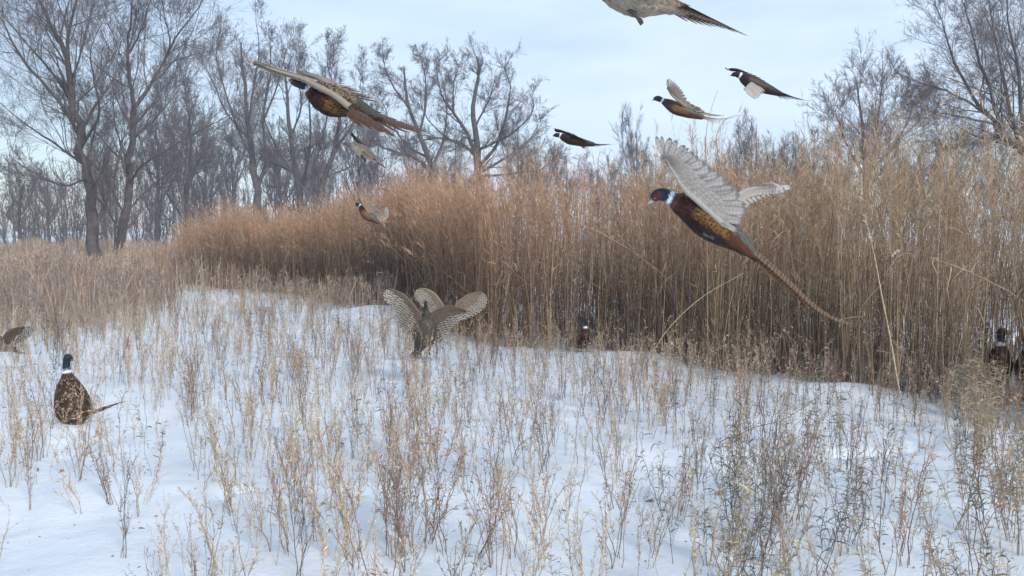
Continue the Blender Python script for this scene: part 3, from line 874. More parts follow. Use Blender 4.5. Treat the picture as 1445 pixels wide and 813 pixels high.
def plumage_color(sex, s, ph, rng):
    """s 0 bill .. 1 tail base; ph 0 back .. pi belly -> rgba (a = dark spot strength)"""
    f = ph / math.pi + rng.normal(0, 0.02, ph.shape)
    s = s + rng.normal(0, 0.006, s.shape)
    c = np.zeros(s.shape + (4,))

    def mixto(col, w):
        w = np.clip(w, 0, 1)[..., None]
        c[...] = c * (1 - w) + np.array(col) * w
    if sex == "rooster":
        mixto((0.010, 0.022, 0.050, 0), np.ones_like(s))
        mixto((0.115, 0.035, 0.024, 0.25), sst(.205, .23, s))
        mixto((0.34, 0.165, 0.045, 0.95), sst(.34, .42, s) * sst(.26, .34, f) * (1 - sst(.62, .70, f)) * (1 - sst(.66, .76, s)))
        mixto((0.17, 0.095, 0.05, 0.75), sst(.27, .36, s) * (1 - sst(.26, .34, f)))
        mixto((0.045, 0.022, 0.018, 0.0), sst(.30, .42, s) * sst(.64, .74, f))
        mixto((0.165, 0.16, 0.14, 0.12), sst(.58, .68, s) * (1 - sst(.40, .50, f)))
        mixto((0.15, 0.055, 0.028, 0.15), sst(.70, .80, s) * sst(.42, .50, f))
        mixto((0.08, 0.035, 0.022, 0.0), sst(.72, .82, s) * sst(.72, .80, f))
        mixto((0.80, 0.80, 0.80, 0), sst(.168, .174, s) * (1 - sst(.200, .208, s)))
        mixto((0.16, 0.010, 0.014, 0), sst(.050, .058, s) * (1 - sst(.088, .100, s)) * sst(.30, .38, f) * (1 - sst(.74, .82, f)))
        mixto((0.50, 0.45, 0.34, 0), 1 - sst(.035, .045, s))
    else:
        mixto((0.20, 0.155, 0.115, 0.7), np.ones_like(s))
        mixto((0.36, 0.285, 0.205, 0.75), sst(.35, .50, f) * np.ones_like(s))
        mixto((0.48, 0.40, 0.30, 0.15), sst(.55, .72, f) * sst(.22, .34, s))
        mixto((0.15, 0.115, 0.09, 0.3), (1 - sst(.16, .24, s)))
        mixto((0.36, 0.32, 0.26, 0), 1 - sst(.035, .045, s))
    return c


def bird_body(g, D, rings, up, sex, rng, tone=1.0):
    """one continuous skin from bill tip to tail base; rings: (s, px, py, dd, half height px, half width px)"""
    r = np.array(rings, float)
    n = 64
    q = resample(np.concatenate([r], 0), n)
    q[:, 0] = np.clip(np.maximum.accumulate(q[:, 0]), 0, 1)
    q[:, 4:] = np.maximum(q[:, 4:], 0.25)
    C = np.array([P(a[1], a[2], D + a[3]) for a in q])
    T = unit(np.gradient(C, axis=0))
    U = unit(np.array([up[0], up[1] * SP * 0 + up[2], up[1]], float))      # right, up, away -> world
    Lt = unit(np.cross(T, U)); Un = unit(np.cross(Lt, T))
    m = 36
    ph = np.arange(m) / m * 2 * math.pi
    k = D / F
    hh = q[:, 4] * k; hw = q[:, 5] * k
    V = C[:, None, :] + Un[:, None, :] * (hh[:, None] * np.cos(ph)[None])[..., None] + Lt[:, None, :] * (hw[:, None] * np.sin(ph)[None])[..., None]
    fold = np.minimum(ph, 2 * math.pi - ph)
    S = np.broadcast_to(q[:, :1], (n, m)); PH = np.broadcast_to(fold[None], (n, m))
    V = V + rng.normal(0, 0.0006, V.shape) * (S > .25)[..., None]
    c = plumage_color(sex, S, PH, rng)
    white = ((S > .168) & (S < .208) & (sex == 'rooster'))[..., None]
    c[..., :3] = np.where(white, c[..., :3], c[..., :3] * tone)
    i = np.arange(n - 1)[:, None] * m; j = np.arange(m)[None]; j2 = (j + 1) % m
    Q = np.stack([i + j, i + j2, i + m + j2, i + m + j], -1).reshape(-1, 4)
    caps = [[0 + a, 0 + (a + 1) % m, n * m] for a in range(m)] + [[(n - 1) * m + (a + 1) % m, (n - 1) * m + a, n * m + 1] for a in range(m)]
    VV = np.concatenate([V.reshape(-1, 3), C[:1], C[-1:]]); cc = np.concatenate([c.reshape(-1, 4), c[:1, 0], c[-1:, 0]])
    g.add(VV, quads=Q, tris=caps, col=cc)
    return C, Un, Lt, hh, hw, q


def feather(g, curve, W, nrm, col, bar, pitch, edge=None, camber=0.16):
    """curve [K,3], W [K] half width"""
    K = len(curve)
    T = unit(np.gradient(curve, axis=0))
    S = unit(np.cross(T, nrm)); N_ = unit(np.cross(S, T))
    us = np.array([-1, -.5, 0, .5, 1.0])
    V = curve[:, None, :] + S[:, None, :] * (W[:, None] * us)[..., None] - N_[:, None, :] * (W[:, None] * camber * us ** 2)[..., None]
    ln = np.concatenate([[0], np.cumsum(np.linalg.norm(np.diff(curve, axis=0), axis=1))])
    uv = np.stack([np.broadcast_to(us, (K, 5)), np.broadcast_to((ln / pitch)[:, None], (K, 5))], -1)
    c = np.zeros((K, 5, 4)); c[..., :3] = col; c[..., 3] = bar
    if edge is not None:
        c[:, [0, 4], :3] = edge
        c[-2:, :, :3] = edge
    c[:, 2, :3] *= 0.80            # the quill
    i = np.arange(K - 1)[:, None] * 5; j = np.arange(4)[None]
    g.add(V.reshape(-1, 3), quads=np.stack([i + j, i + j + 1, i + j + 6, i + j + 5], -1).reshape(-1, 4), col=c.reshape(-1, 4), uv=uv.reshape(-1, 2))


def contour_feathers(g, info, sex, rng, tone, step=0.0105, mantle=(.30, .66)):
    """small overlapping body feathers, each with its own edge, laid from neck to tail base"""
    C, Un, Lt, hh, hw, q = info
    ln = np.concatenate([[0], np.cumsum(np.linalg.norm(np.diff(C, axis=0), axis=1))])
    T = unit(np.gradient(C, axis=0))
    l0 = np.interp(.225, q[:, 0], ln)
    rows = int((ln[-1] - l0) / step)
    for r in range(rows - 1, -1, -1):
        l = l0 + (r + 0.5) * step
        i = min(int(np.searchsorted(ln, l)), len(ln) - 1)
        cir = math.pi * (hh[i] + hw[i])
        m = max(int(cir / (step * 1.25)), 5)
        for k in range(m):
            a = (k + 0.5 * (r % 2)) / m * 2 * math.pi + rng.normal(0, .03)
            nrm = unit(Un[i] * math.cos(a) * hw[i] + Lt[i] * math.sin(a) * hh[i])
            p = C[i] + Un[i] * math.cos(a) * hh[i] + Lt[i] * math.sin(a) * hw[i]
            ph = np.array([min(a % (2 * math.pi), 2 * math.pi - a % (2 * math.pi))])
            c = plumage_color(sex, q[i:i + 1, 0], ph, rng)[0, :3] * tone
            f = ph[0] / math.pi; sv = q[i, 0]
            if sex == "hen":
                edge = c * (1.45 if f < .5 else 1.08); c = c * (0.5 if f < .5 else .95)
            elif f < mantle[0] and sv < mantle[1]:
                edge = np.array([0.46, 0.34, 0.20]) * (0.4 + .6 * tone); c = c * 0.35
            elif .30 < sv < .72 and .26 < f < .68:
                edge = c * 1.12
            elif sv < .45:
                edge = c * 0.45
            else:
                edge = c * 1.25
            if mantle[0] > .5 and sv > .26:
                k_ = rng.uniform()
                if k_ < .60: c = np.array([0.035, 0.018, 0.013]); edge = np.array([0.10, 0.055, 0.035])
                elif k_ < .74: c = np.array([0.36, 0.26, 0.15]); edge = np.array([0.20, 0.10, 0.055])
            L_ = step * rng.uniform(2.0, 2.7); W_ = step * rng.uniform(.55, .75)
            K = 5; t = np.linspace(0, 1, K)
            j = min(int(np.searchsorted(ln, l + L_)), len(ln) - 1)
            p2 = C[j] + Un[j] * math.cos(a) * hh[j] + Lt[j] * math.sin(a) * hw[j] if j > i else p + T[i] * L_
            d = unit(unit(p2 - p) + nrm * rng.uniform(.02, .10) + rng.normal(0, .05, 3))
            cv = bez(p + nrm * .0002, p + d * L_ + nrm * .0016, nrm * .0012, K)
            V0 = g.n
            feather(g, cv, W_ * np.array([.6, 1, 1, .8, .25]), nrm, c * rng.uniform(.75, 1.25), 0, .01, edge)
            if sex == "rooster" and .30 < sv < .72 and .26 < f < .68 and rng.uniform() < .8:
                g.c[-1][3 * 5 + 1:3 * 5 + 4, :3] = (0.02, 0.012, 0.01)
                g.c[-1][4 * 5 + 2, :3] = (0.02, 0.012, 0.01)


def bez(a, b_, sag, K):
    t = np.linspace(0, 1, K)[:, None]
    return a * (1 - t) + b_ * t + sag * 4 * t * (1 - t)


PAL = {
    "scap": ((0.085, 0.045, 0.03), (0.13, 0.07, 0.045), 0.2, (0.50, 0.40, 0.26), (0.11, 0.06, 0.04), 0.2),   # inner colour, outer colour, bar strength, edge, covert colour, covert bar
    "under": ((0.55, 0.50, 0.455), (0.64, 0.59, 0.54), 0.16, (0.30, 0.265, 0.24), (0.50, 0.46, 0.42), 0.04),
    "upper": ((0.24, 0.17, 0.125), (0.50, 0.44, 0.38), 0.35, (0.46, 0.39, 0.32), (0.40, 0.335, 0.27), 0.25),
    "dark": ((0.08, 0.055, 0.045), (0.11, 0.085, 0.07), 0.3, (0.10, 0.08, 0.065), (0.065, 0.045, 0.038), 0.2),
    "hen": ((0.24, 0.19, 0.145), (0.66, 0.61, 0.53), 0.97, (0.50, 0.44, 0.38), (0.20, 0.145, 0.105), 0.6),
    "henup": ((0.42, 0.35, 0.28), (0.50, 0.44, 0.37), 0.75, (0.52, 0.46, 0.38), (0.34, 0.27, 0.20), 0.5),
}


def wing(g, D, lead, tips, n, pal, rng, wf=0.72, hand=0.62, pitch=0.013, sag=0.012, arm=0.011):
    Lp = resample([P(a[0], a[1], D + a[2]) for a in lead], 40)
    Tp = resample([P(a[0], a[1], D + a[2]) for a in tips], 60)
    ci, co, bar, edge, cc, cbar = PAL[pal]
    ci, co, edge, cc = map(np.array, (ci, co, edge, cc))
    gn = unit(np.cross(Lp[-1] - Lp[0], (Tp.mean(0) - Lp.mean(0))))
    tip = lambda u: Tp[int(round(np.clip(u, 0, 1) * 59))]
    led = lambda u: Lp[int(round(np.clip(u, 0, 1) * 39))]
    us = np.linspace(0, 1, n)
    for i, u in enumerate(us):
        prim = u > 0.5
        bu = u / 0.5 * hand if not prim else hand + (u - 0.5) / 0.5 * (1 - hand)
        a, b_ = led(bu), tip(u)
        du = 1.0 / (n - 1)
        spc = np.linalg.norm(tip(u + du / 2) - tip(u - du / 2)) * (2 if (u < du / 2 or u > 1 - du / 2) else 1)
        ln = np.linalg.norm(b_ - a)
        W0 = np.clip(spc * (wf if not prim else wf * (1 - 0.42 * (u - .5) * 2)), ln * 0.05, ln * 0.16)
        K = 16
        t = np.linspace(0, 1, K)
        prof = np.minimum(1, 0.35 + t * 1.6) * np.where(t > 0.72, np.sqrt(np.clip(1 - ((t - 0.72) / 0.285) ** 2, 0, 1)), 1)
        off = gn * (i * 0.0006 - 0.003)
        cv = bez(a + off, b_ + off, gn * sag * (0.6 + 0.4 * rng.uniform()), K)
        col = (ci * (1 - u) + co * u) * rng.uniform(0.88, 1.1)
        feather(g, cv, W0 * prof, gn, col, bar * rng.uniform(0.8, 1.05), pitch * rng.uniform(.93, 1.07), edge)
    # covert rows above and below the quills, and a solid skin over the arm
    for row, (fr, k, off) in enumerate([(0.50, 1.3, 0.003), (0.36, 1.7, 0.0045), (0.24, 2.0, 0.0065), (0.14, 2.2, 0.0085)]):
        m = int(n * k)
        for i, u in enumerate(np.linspace(0, 1, m)):
            prim = u > 0.5
            bu = u / 0.5 * hand if not prim else hand + (u - 0.5) / 0.5 * (1 - hand)
            a, b_ = led(bu), tip(u)
            f2 = fr * (1 - 0.45 * max(0, u - .5) * 2)
            ln = np.linalg.norm(b_ - a) * f2
            spc = np.linalg.norm(tip(u + .5 / m) - tip(u - .5 / m)) * 0.75
            W0 = max(min(max(spc, 0.005), 0.022), 0.006) * 1.15
            for sg in (-1, 1):
                K = 8; t = np.linspace(0, 1, K)
                prof = np.minimum(1, 0.5 + t * 2) * np.where(t > 0.6, np.sqrt(np.clip(1 - ((t - 0.6) / 0.42) ** 2, 0, 1)), 1)
                o = gn * (sg * off + (i % 2) * 0.0005)
                q_ = a + (b_ - a) * f2
                cv = bez(a + o, q_ + o * 0.75, gn * (sag * .4), K)
                feather(g, cv, W0 * prof, gn * sg, cc * rng.uniform(0.9, 1.08), cbar * rng.uniform(.6, 1.1), pitch * .9, cc * 1.04)
    R = np.linspace(arm, 0.0035, 40)
    tubes(g, Lp[None], R[None], 10, np.append(cc, 0.1))


def tail(g, D, path, n, spread, up, W, rng, cols, bar, pitch=0.022, taper=0.6, short=0.6):
    """path in pixels; feathers fan by `spread` metres to both sides of it, the outer ones shorter"""
    Pc = resample([P(a[0], a[1], D + a[2]) for a in path], 80)
    up = np.array([up[0], up[2], up[1]], float)
    T = unit(Pc[-1] - Pc[0]); Sd = unit(np.cross(T, up)); N_ = unit(np.cross(Sd, T))
    order = sorted(np.linspace(-1, 1, n), key=lambda f: -abs(f))
    for i, f in enumerate(order):
        lf = 1 - short * abs(f) ** 0.8 * rng.uniform(0.9, 1.05)
        K = 26
        idx = np.clip((np.linspace(0, lf, K) * 79), 0, 79)
        i0 = np.floor(idx).astype(int); i1 = np.minimum(i0 + 1, 79); fr = (idx - i0)[:, None]
        cv = Pc[i0] * (1 - fr) + Pc[i1] * fr
        t = np.linspace(0, 1, K)
        cv = cv + Sd * (f * spread * t ** 0.9)[:, None] + N_ * (0.0012 * i - abs(f) * 0.012 * t)[:, None]
        Wd = W * (0.55 + 0.6 * np.minimum(t * 4, 1)) * (1 - t) ** taper * (1 - 0.2 * abs(f))
        col = np.array(cols[0]) * (1 - abs(f)) + np.array(cols[1]) * abs(f)
        feather(g, cv, np.maximum(Wd, 0.0006), N_, col * rng.uniform(.9, 1.1), bar, pitch, col * np.array([1.0, .85, .75]) * .9, camber=0.3)


def add_foot(root, o, D, pts, r=0.006):
    """a leg from the belly, ending in toes tucked together"""
    g = Geo()
    p = np.array([P(a[0], a[1], D + a[2]) for a in pts])
    tubes(g, resample(p, 8)[None], np.linspace(r * 1.5, r * .8, 8)[None], 8, (0.1, 0.08, 0.07))
    d = unit(p[-1] - p[-2]); sdv = unit(np.cross(d, [0.3, 1, 0.2]))
    for k in (-1, 0, 1, 2):
        q = [p[-1], p[-1] + d * .012 + sdv * .0035 * k, p[-1] + d * .022 + sdv * .003 * k - UP * .004]
        tubes(g, resample(q, 5)[None], np.linspace(r * .6, r * .3, 5)[None], 6, (0.1, 0.08, 0.07))
    g.build("foot", M_LEG, root, origin=o)


def standing_leg(root, o, hip, ground, fwd, r=0.0055):
    g = Geo()
    hip, ground, fwd = np.array(hip, float), np.array(ground, float), unit(np.array(fwd, float))
    knee = hip * .45 + ground * .55 - fwd * .025
    tubes(g, resample([hip, knee, ground + UP * .008], 10)[None], np.linspace(r * 1.9, r * .8, 10)[None], 8, (.1, .1, .1))
    sdv = np.cross(fwd, UP)
    for k in (-.6, 0, .6):
        tubes(g, resample([ground + UP * .008, ground + fwd * .03 + sdv * .03 * k + UP * .008, ground + fwd * .055 + sdv * .055 * k], 5)[None], np.linspace(r * .7, r * .35, 5)[None], 6, (.1, .1, .1))
    tubes(g, resample([ground + UP * .008, ground - fwd * .015, ground - fwd * .025], 4)[None], np.linspace(r * .6, r * .3, 4)[None], 6, (.1, .1, .1))
    g.build("leg", M_LEG, root, origin=o)


def eyes(root, o, C, Un, Lt, hh, hw, q, at=0.085, size=0.0045):
    i = int(np.argmin(abs(q[:, 0] - at)))
    for sg in (-1, 1):
        c = C[i] + Lt[i] * hw[i] * sg * 0.9 + Un[i] * hh[i] * 0.28
        me = bpy.data.meshes.new("eye")
        import bmesh
        bm = bmesh.new(); bmesh.ops.create_uvsphere(bm, u_segments=12, v_segments=8, radius=size); bm.to_mesh(me); bm.free()
        for p_ in me.polygons: p_.use_smooth = True
        me.materials.append(M_EYE)
        e = bpy.data.objects.new("eye", me); COL.objects.link(e); e.parent = root; e.location = tuple(c - np.array(o))


def pheasant(sex, D, rings, up, label, wings=(), tails=(), feet=(), seed=1, group=None, legs=(), tone=1.0, contour=0, mantle=(.30, .66)):
    rng = np.random.default_rng(seed)
    g = Geo()
    mid = rings[len(rings) // 2]
    o = P(mid[1], mid[2], D + mid[3])
    name = "rooster_pheasant" if sex == "rooster" else "hen_pheasant"
    info = bird_body(g, D, rings, up, sex, rng, tone)
    body = g.build(name, M_PLUME, origin=o)
    body.location = tuple(o)
    tag(body, label, "pheasant", group)
    if contour:
        gf = Geo(); contour_feathers(gf, info, sex, rng, tone, contour, mantle); gf.build('body_feathers', M_FEATHER, body, origin=o)
    for w in wings:
        gw = Geo(); wing(gw, D, rng=rng, **w); gw.build("wing", M_FEATHER, body, origin=o)
    for t in tails:
        gt = Geo(); tail(gt, D, rng=rng, **dict(dict(up=up), **t)); gt.build("tail", M_FEATHER, body, origin=o)
    for f in feet:
        add_foot(body, o, D, f)
    for l in legs:
        standing_leg(body, o, *l)
    eyes(body, o, *info)
    return body


RT = ((0.42, 0.25, 0.13), (0.30, 0.14, 0.085))       # rooster tail colours
HT = ((0.36, 0.27, 0.19), (0.30, 0.22, 0.15))
GB = "pheasants flushing from the field"

# 1 the large rooster on the right
pheasant("rooster", 3.5, [(0, 914, 288, 0, .6, .6), (.03, 918, 285.5, 0, 2.2, 2), (.05, 921.5, 281, 0, 5.5, 4.2), (.08, 927, 276, 0, 8.2, 6.5), (.12, 935, 274.5, 0, 9.2, 7.3), (.168, 943, 277.5, 0, 9.3, 7.8),
    (.205, 948.5, 280.5, 0, 10.2, 8.5), (.25, 956, 285, 0, 14, 11), (.33, 968, 290, 0, 18.5, 16), (.44, 985, 299, 0, 24, 22), (.55, 1001, 311, 0, 25.5, 23.5), (.66, 1017, 323, .01, 23, 20),
    (.78, 1032, 334, .015, 17.5, 15), (.90, 1047, 346, .02, 12, 9), (1, 1064, 361, .03, 4.5, 4)], (.5, .86, 0.05),
    "large rooster pheasant in profile with one pale wing raised before the tall grass",
    wings=[dict(lead=[(1018, 314, -.055), (1000, 298, -.06), (984, 284, -.065), (966, 268, -.07), (952, 247, -.09), (944, 235, -.10), (938, 226, -.11)],
                tips=[(1040, 326, -.05), (1051, 306, -.06), (1054, 292, -.06), (1045, 276, -.07), (1035, 263, -.08), (1021, 249, -.09), (1007, 240, -.10), (994, 229, -.11), (983, 219, -.12), (974, 211, -.13), (966, 205, -.135), (952, 197, -.14), (938, 193, -.14), (926, 193, -.14)],
                n=18, pal="under", hand=.72, wf=.58),
           dict(lead=[(1012, 305, .05), (1035, 282, .12), (1052, 269, .18), (1075, 265, .24), (1094, 264, .3)],
                tips=[(1040, 318, .06), (1054, 296, .12), (1060, 289, .17), (1072, 283, .22), (1086, 276, .27), (1100, 270, .33), (1118, 263, .38)], n=14, pal="under", wf=.6)],
    tails=[dict(path=[(1050, 347, .02), (1070, 362, .03), (1105, 393, .05), (1145, 431, .08), (1172, 449, .10), (1204, 461, .12)], n=9, spread=.018, W=.0140, cols=((.22, .145, .085), (.17, .09, .055)), bar=.75, pitch=.016, short=.55, up=(.45, .45, -.78), taper=.42),],
    feet=[[(992, 322, -.02), (994, 331, -.03), (999, 333, -.03)], [(990, 322, .03), (990, 330, .03), (996, 333, .03)]], seed=1, tone=.78, contour=.0095, group=GB)

# 2 the large rooster upper left
pheasant("rooster", 3.4, [(0, 407, 113, -.06, .6, .6), (.03, 409, 113.5, -.055, 2.2, 2), (.05, 411.5, 114, -.05, 4.5, 4.2), (.08, 416, 115, -.045, 6.8, 6.2), (.12, 423, 117, -.04, 7.6, 7.2), (.168, 429.5, 119.5, -.03, 8, 7.8),
    (.205, 434, 122, -.02, 9.5, 9), (.26, 441, 127, -.01, 13.5, 13), (.36, 452, 134, .0, 18.5, 19), (.48, 465, 141, .02, 21.5, 22), (.60, 480, 145.5, .05, 19, 20), (.72, 496, 148, .08, 15, 17),
    (.84, 511, 155, .11, 10.5, 13), (.93, 523, 161, .14, 7, 10), (1, 534, 166, .17, 3.5, 4)], (.42, .84, -.35),
    "large rooster pheasant seen from behind with outstretched wing against the left trees",
    wings=[dict(lead=[(492, 150, -.03), (470, 133, -.05), (450, 123, -.08), (425, 110, -.13), (395, 101, -.18), (362, 89, -.22)],
                tips=[(492, 141, .03), (474, 127, .02), (454, 116, 0), (430, 107, -.03), (406, 98, -.07), (384, 90, -.12), (364, 83, -.17), (345, 76, -.22)], n=18, pal="upper", wf=.65),
           dict(lead=[(476, 128, .14), (460, 116, .18), (448, 109, .22), (436, 105, .26), (424, 102, .32)],
                tips=[(540, 146, .26), (520, 134, .25), (500, 124, .25), (478, 114, .27), (462, 108, .29), (444, 104, .32), (422, 101, .36)], n=15, pal="upper", wf=.7)],
    tails=[dict(path=[(515, 156, .12), (535, 165, .18), (560, 176, .26), (582, 182, .34), (600, 188, .40)], n=9, spread=.045, W=.012, cols=((.15, .09, .06), (.12, .06, .04)), bar=.45, short=.6, up=(.3, .5, -.8), taper=.45),
           dict(path=[(488, 150, .0), (500, 161, .02), (520, 171, .05), (540, 183, .08), (556, 194, .12)], n=7, spread=.03, W=.016, cols=((.11, .065, .045), (.16, .11, .075)), bar=.35, short=.55, up=(.3, .5, -.8), taper=.45)], seed=2, tone=.5, contour=.0095, group=GB)

# 3 the small hen in flight, underside towards us
pheasant("hen", 6.8, [(0, 481, 203.5, 0, .4, .4), (.035, 483.5, 203, 0, 1.2, 1.1), (.07, 487, 203, 0, 2.6, 2.3), (.12, 490.5, 203.6, 0, 2.6, 2.4), (.2, 495, 204.5, 0, 2.8, 2.6), (.3, 500, 206.5, 0, 5, 5), (.42, 506, 210, 0, 7.5, 7.5), (.55, 513, 214.5, 0, 8.6, 8.5),
    (.68, 520, 218.5, 0, 7, 7), (.82, 526, 222.5, .02, 4.6, 5), (1, 535, 228, .05, 2, 3)], (.45, .85, .1),
    "small pale hen pheasant flying just below the large left rooster",
    wings=[dict(lead=[(514, 211, .03), (508, 204, .05), (503, 198, .09), (497, 189, .14)], tips=[(531, 221, .06), (524, 212, .08), (517, 205, .1), (510, 198, .14), (503, 192, .17), (496, 188, .19)], n=13, pal="dark", wf=.7, arm=.008),
           dict(lead=[(513, 212, -.06), (518, 216, -.1), (524, 221, -.12), (528, 225, -.13)], tips=[(531, 227, -.05), (535, 230, -.06), (538, 232, -.08), (541, 235, -.1)], n=9, pal="henup", wf=.7, arm=.007)],
    tails=[dict(path=[(530, 225, .04), (538, 232, .08), (545, 240, .14)], n=8, spread=.04, W=.012, cols=HT, bar=.6, short=.4)],
    feet=[[(510, 219, -.03), (511, 222, -.03), (513, 224, -.03)]], seed=3, tone=.8, group=GB)

# 4 the small rooster banking above the grass
pheasant("rooster", 8.5, [(0, 500, 286.5, 0, .3, .3), (.03, 501, 287, 0, 1, 1), (.06, 502.6, 287.6, 0, 2.3, 2), (.10, 504.2, 288.6, 0, 3, 2.7), (.165, 506.6, 290.2, 0, 3, 2.9), (.205, 508, 291.2, 0, 3.2, 3.2), (.3, 511.5, 295, 0, 6, 6), (.45, 516, 300, 0, 8, 8), (.6, 521, 305, 0, 7.5, 7.5),
    (.8, 528, 310, 0, 5, 5), (1, 536, 315, .02, 2, 2)], (.7, .7, -.25),
    "small rooster pheasant banking low above the far end of the grass",
    wings=[dict(lead=[(520, 300, -.04), (515, 293, -.06), (510, 287, -.08), (506, 281, -.1)], tips=[(538, 300, .0), (532, 295, -.02), (526, 291, -.04), (520, 288, -.06), (513, 284, -.08), (505, 278.5, -.11)], n=12, pal="upper", wf=.7, arm=.008),
           dict(lead=[(522, 301, .05), (530, 296, .1), (537, 293, .12), (542, 292, .16)], tips=[(538, 313, .06), (543, 312, .1), (547, 308, .13), (549, 301, .16), (547, 294, .2)], n=12, pal="henup", wf=.7, arm=.008)],
    tails=[dict(path=[(530, 311, .0), (537, 314, .03), (545, 313, .08), (551, 312, .12)], n=7, spread=.03, W=.01, cols=RT, bar=.5)], seed=4, tone=.6, group=GB)

# 5 the gliding rooster low in the sky, silhouette shade put into its plumage colour
pheasant("rooster", 8.2, [(0, 779.5, 192, 0, .3, .3), (.03, 781, 191.6, 0, .9, .9), (.06, 783, 191, 0, 2.4, 2.1), (.10, 786, 190.7, 0, 3.1, 2.8), (.165, 789, 191, 0, 3.2, 3), (.205, 791.2, 191.6, 0, 3.6, 3.5), (.3, 796, 194, 0, 5.6, 5.5), (.45, 804, 197, 0, 7, 8), (.6, 813, 199, 0, 6.6, 8),
    (.8, 824, 201.5, 0, 5.2, 6), (1, 838, 204, .02, 2.8, 4)], (.1, .98, .1),
    "silhouetted rooster pheasant gliding lowest in the open sky with wings held back",
    wings=[dict(lead=[(806, 193, -.05), (799, 188.5, -.12), (791, 186, -.2), (785, 185, -.26)], tips=[(829, 200, -.04), (820, 195, -.1), (812, 191, -.16), (803, 188, -.22), (793, 185, -.28), (781, 182, -.34)], n=13, pal="dark", wf=.7, arm=.009),
           dict(lead=[(808, 198, .08), (814, 202, .14), (822, 206, .2)], tips=[(826, 203, .08), (828, 205, .14), (829, 207.5, .2), (826, 209, .25)], n=10, pal="dark", wf=.7, arm=.008)],
    tails=[dict(path=[(832, 202, .01), (842, 204.5, .04), (856, 205, .1), (870, 204.8, .16)], n=9, spread=.03, W=.013, cols=((.16, .10, .07), (.10, .06, .05)), bar=.5)], seed=5, tone=.26, group=GB)

# 6 the rooster with a fanned raised wing, body colours shaded down against bright sky
pheasant("rooster", 6.3, [(0, 920, 141.5, 0, .35, .35), (.03, 922, 141, 0, 1.1, 1), (.06, 924.5, 139.6, 0, 3, 2.6), (.10, 928.5, 139.2, 0, 4, 3.5), (.165, 933, 141, 0, 3.8, 3.6), (.205, 935.5, 142.5, 0, 4.1, 4), (.3, 943, 146.5, 0, 7, 7), (.45, 953, 152, 0, 9.2, 9.5), (.6, 964, 156, 0, 9, 9),
    (.8, 977, 161, 0, 6.5, 7), (1, 992, 166, .02, 3, 4)], (.3, .92, -.2),
    "rooster pheasant in the sky with one fanned wing raised, directly above the large rooster",
    wings=[dict(lead=[(968, 150, -.04), (960, 144, -.06), (952, 138, -.08), (946, 132, -.1), (943, 126, -.12)], tips=[(990, 156, -.02), (974, 146, -.05), (968, 137, -.06), (964, 129, -.08), (960, 124, -.1), (955, 118, -.11), (950, 113.5, -.12), (945, 111, -.13), (942, 112, -.14)], n=15, pal="upper", hand=.75, wf=.46),
           dict(lead=[(962, 152, .05), (972, 152, .14), (984, 154, .2)], tips=[(986, 162, .06), (998, 163, .14), (1008, 164, .2), (1021, 163, .26)], n=11, pal="upper", wf=.7)],
    tails=[dict(path=[(982, 163, .0), (996, 167, .04), (1014, 170, .1), (1038, 168, .16)], n=11, spread=.07, W=.011, cols=RT, bar=.5, short=.5)], seed=6, tone=.5, group=GB)

# 7 the rooster highest on the right, its tone lowered to paint a backlit silhouette
pheasant("rooster", 6.6, [(0, 1030, 107, 0, .3, .3), (.03, 1032, 106.6, 0, 1, 1), (.06, 1034.5, 105.5, 0, 2.8, 2.4), (.10, 1038.5, 104.8, 0, 3.7, 3.3), (.165, 1042.5, 106, 0, 4.4, 4), (.205, 1045.5, 107.3, 0, 5, 4.8), (.3, 1051, 111, 0, 8, 8), (.45, 1060, 116, 0, 10, 10), (.6, 1071, 121, 0, 9, 9.5),
    (.8, 1086, 127, 0, 6.5, 7.5), (1, 1102, 133, .02, 3, 5)], (.2, .95, .1),
    "silhouetted rooster pheasant highest in the open sky on the right, pale wing hanging below",
    wings=[dict(lead=[(1062, 110, .06), (1050, 102, .14), (1040, 98.5, .22), (1032, 98, .28)], tips=[(1092, 124, .08), (1078, 113, .14), (1064, 105, .2), (1050, 100, .26), (1038, 98, .3), (1024, 94.5, .36)], n=13, pal="dark", wf=.7, arm=.009),
           dict(lead=[(1060, 118, -.06), (1056, 121, -.1), (1053, 124, -.13), (1051, 126, -.15)], tips=[(1080, 129, -.08), (1075, 133, -.12), (1071, 138, -.15), (1066, 140, -.17), (1060, 138, -.19), (1054, 133, -.2), (1049, 127, -.21)], n=13, pal="under", wf=.5)],
    tails=[dict(path=[(1092, 128, .0), (1106, 134, .04), (1122, 140, .1), (1146, 146, .18)], n=11, spread=.05, W=.013, cols=((.14, .09, .06), (.06, .04, .035)), bar=.5, short=.5)], seed=7, tone=.2, group=GB)

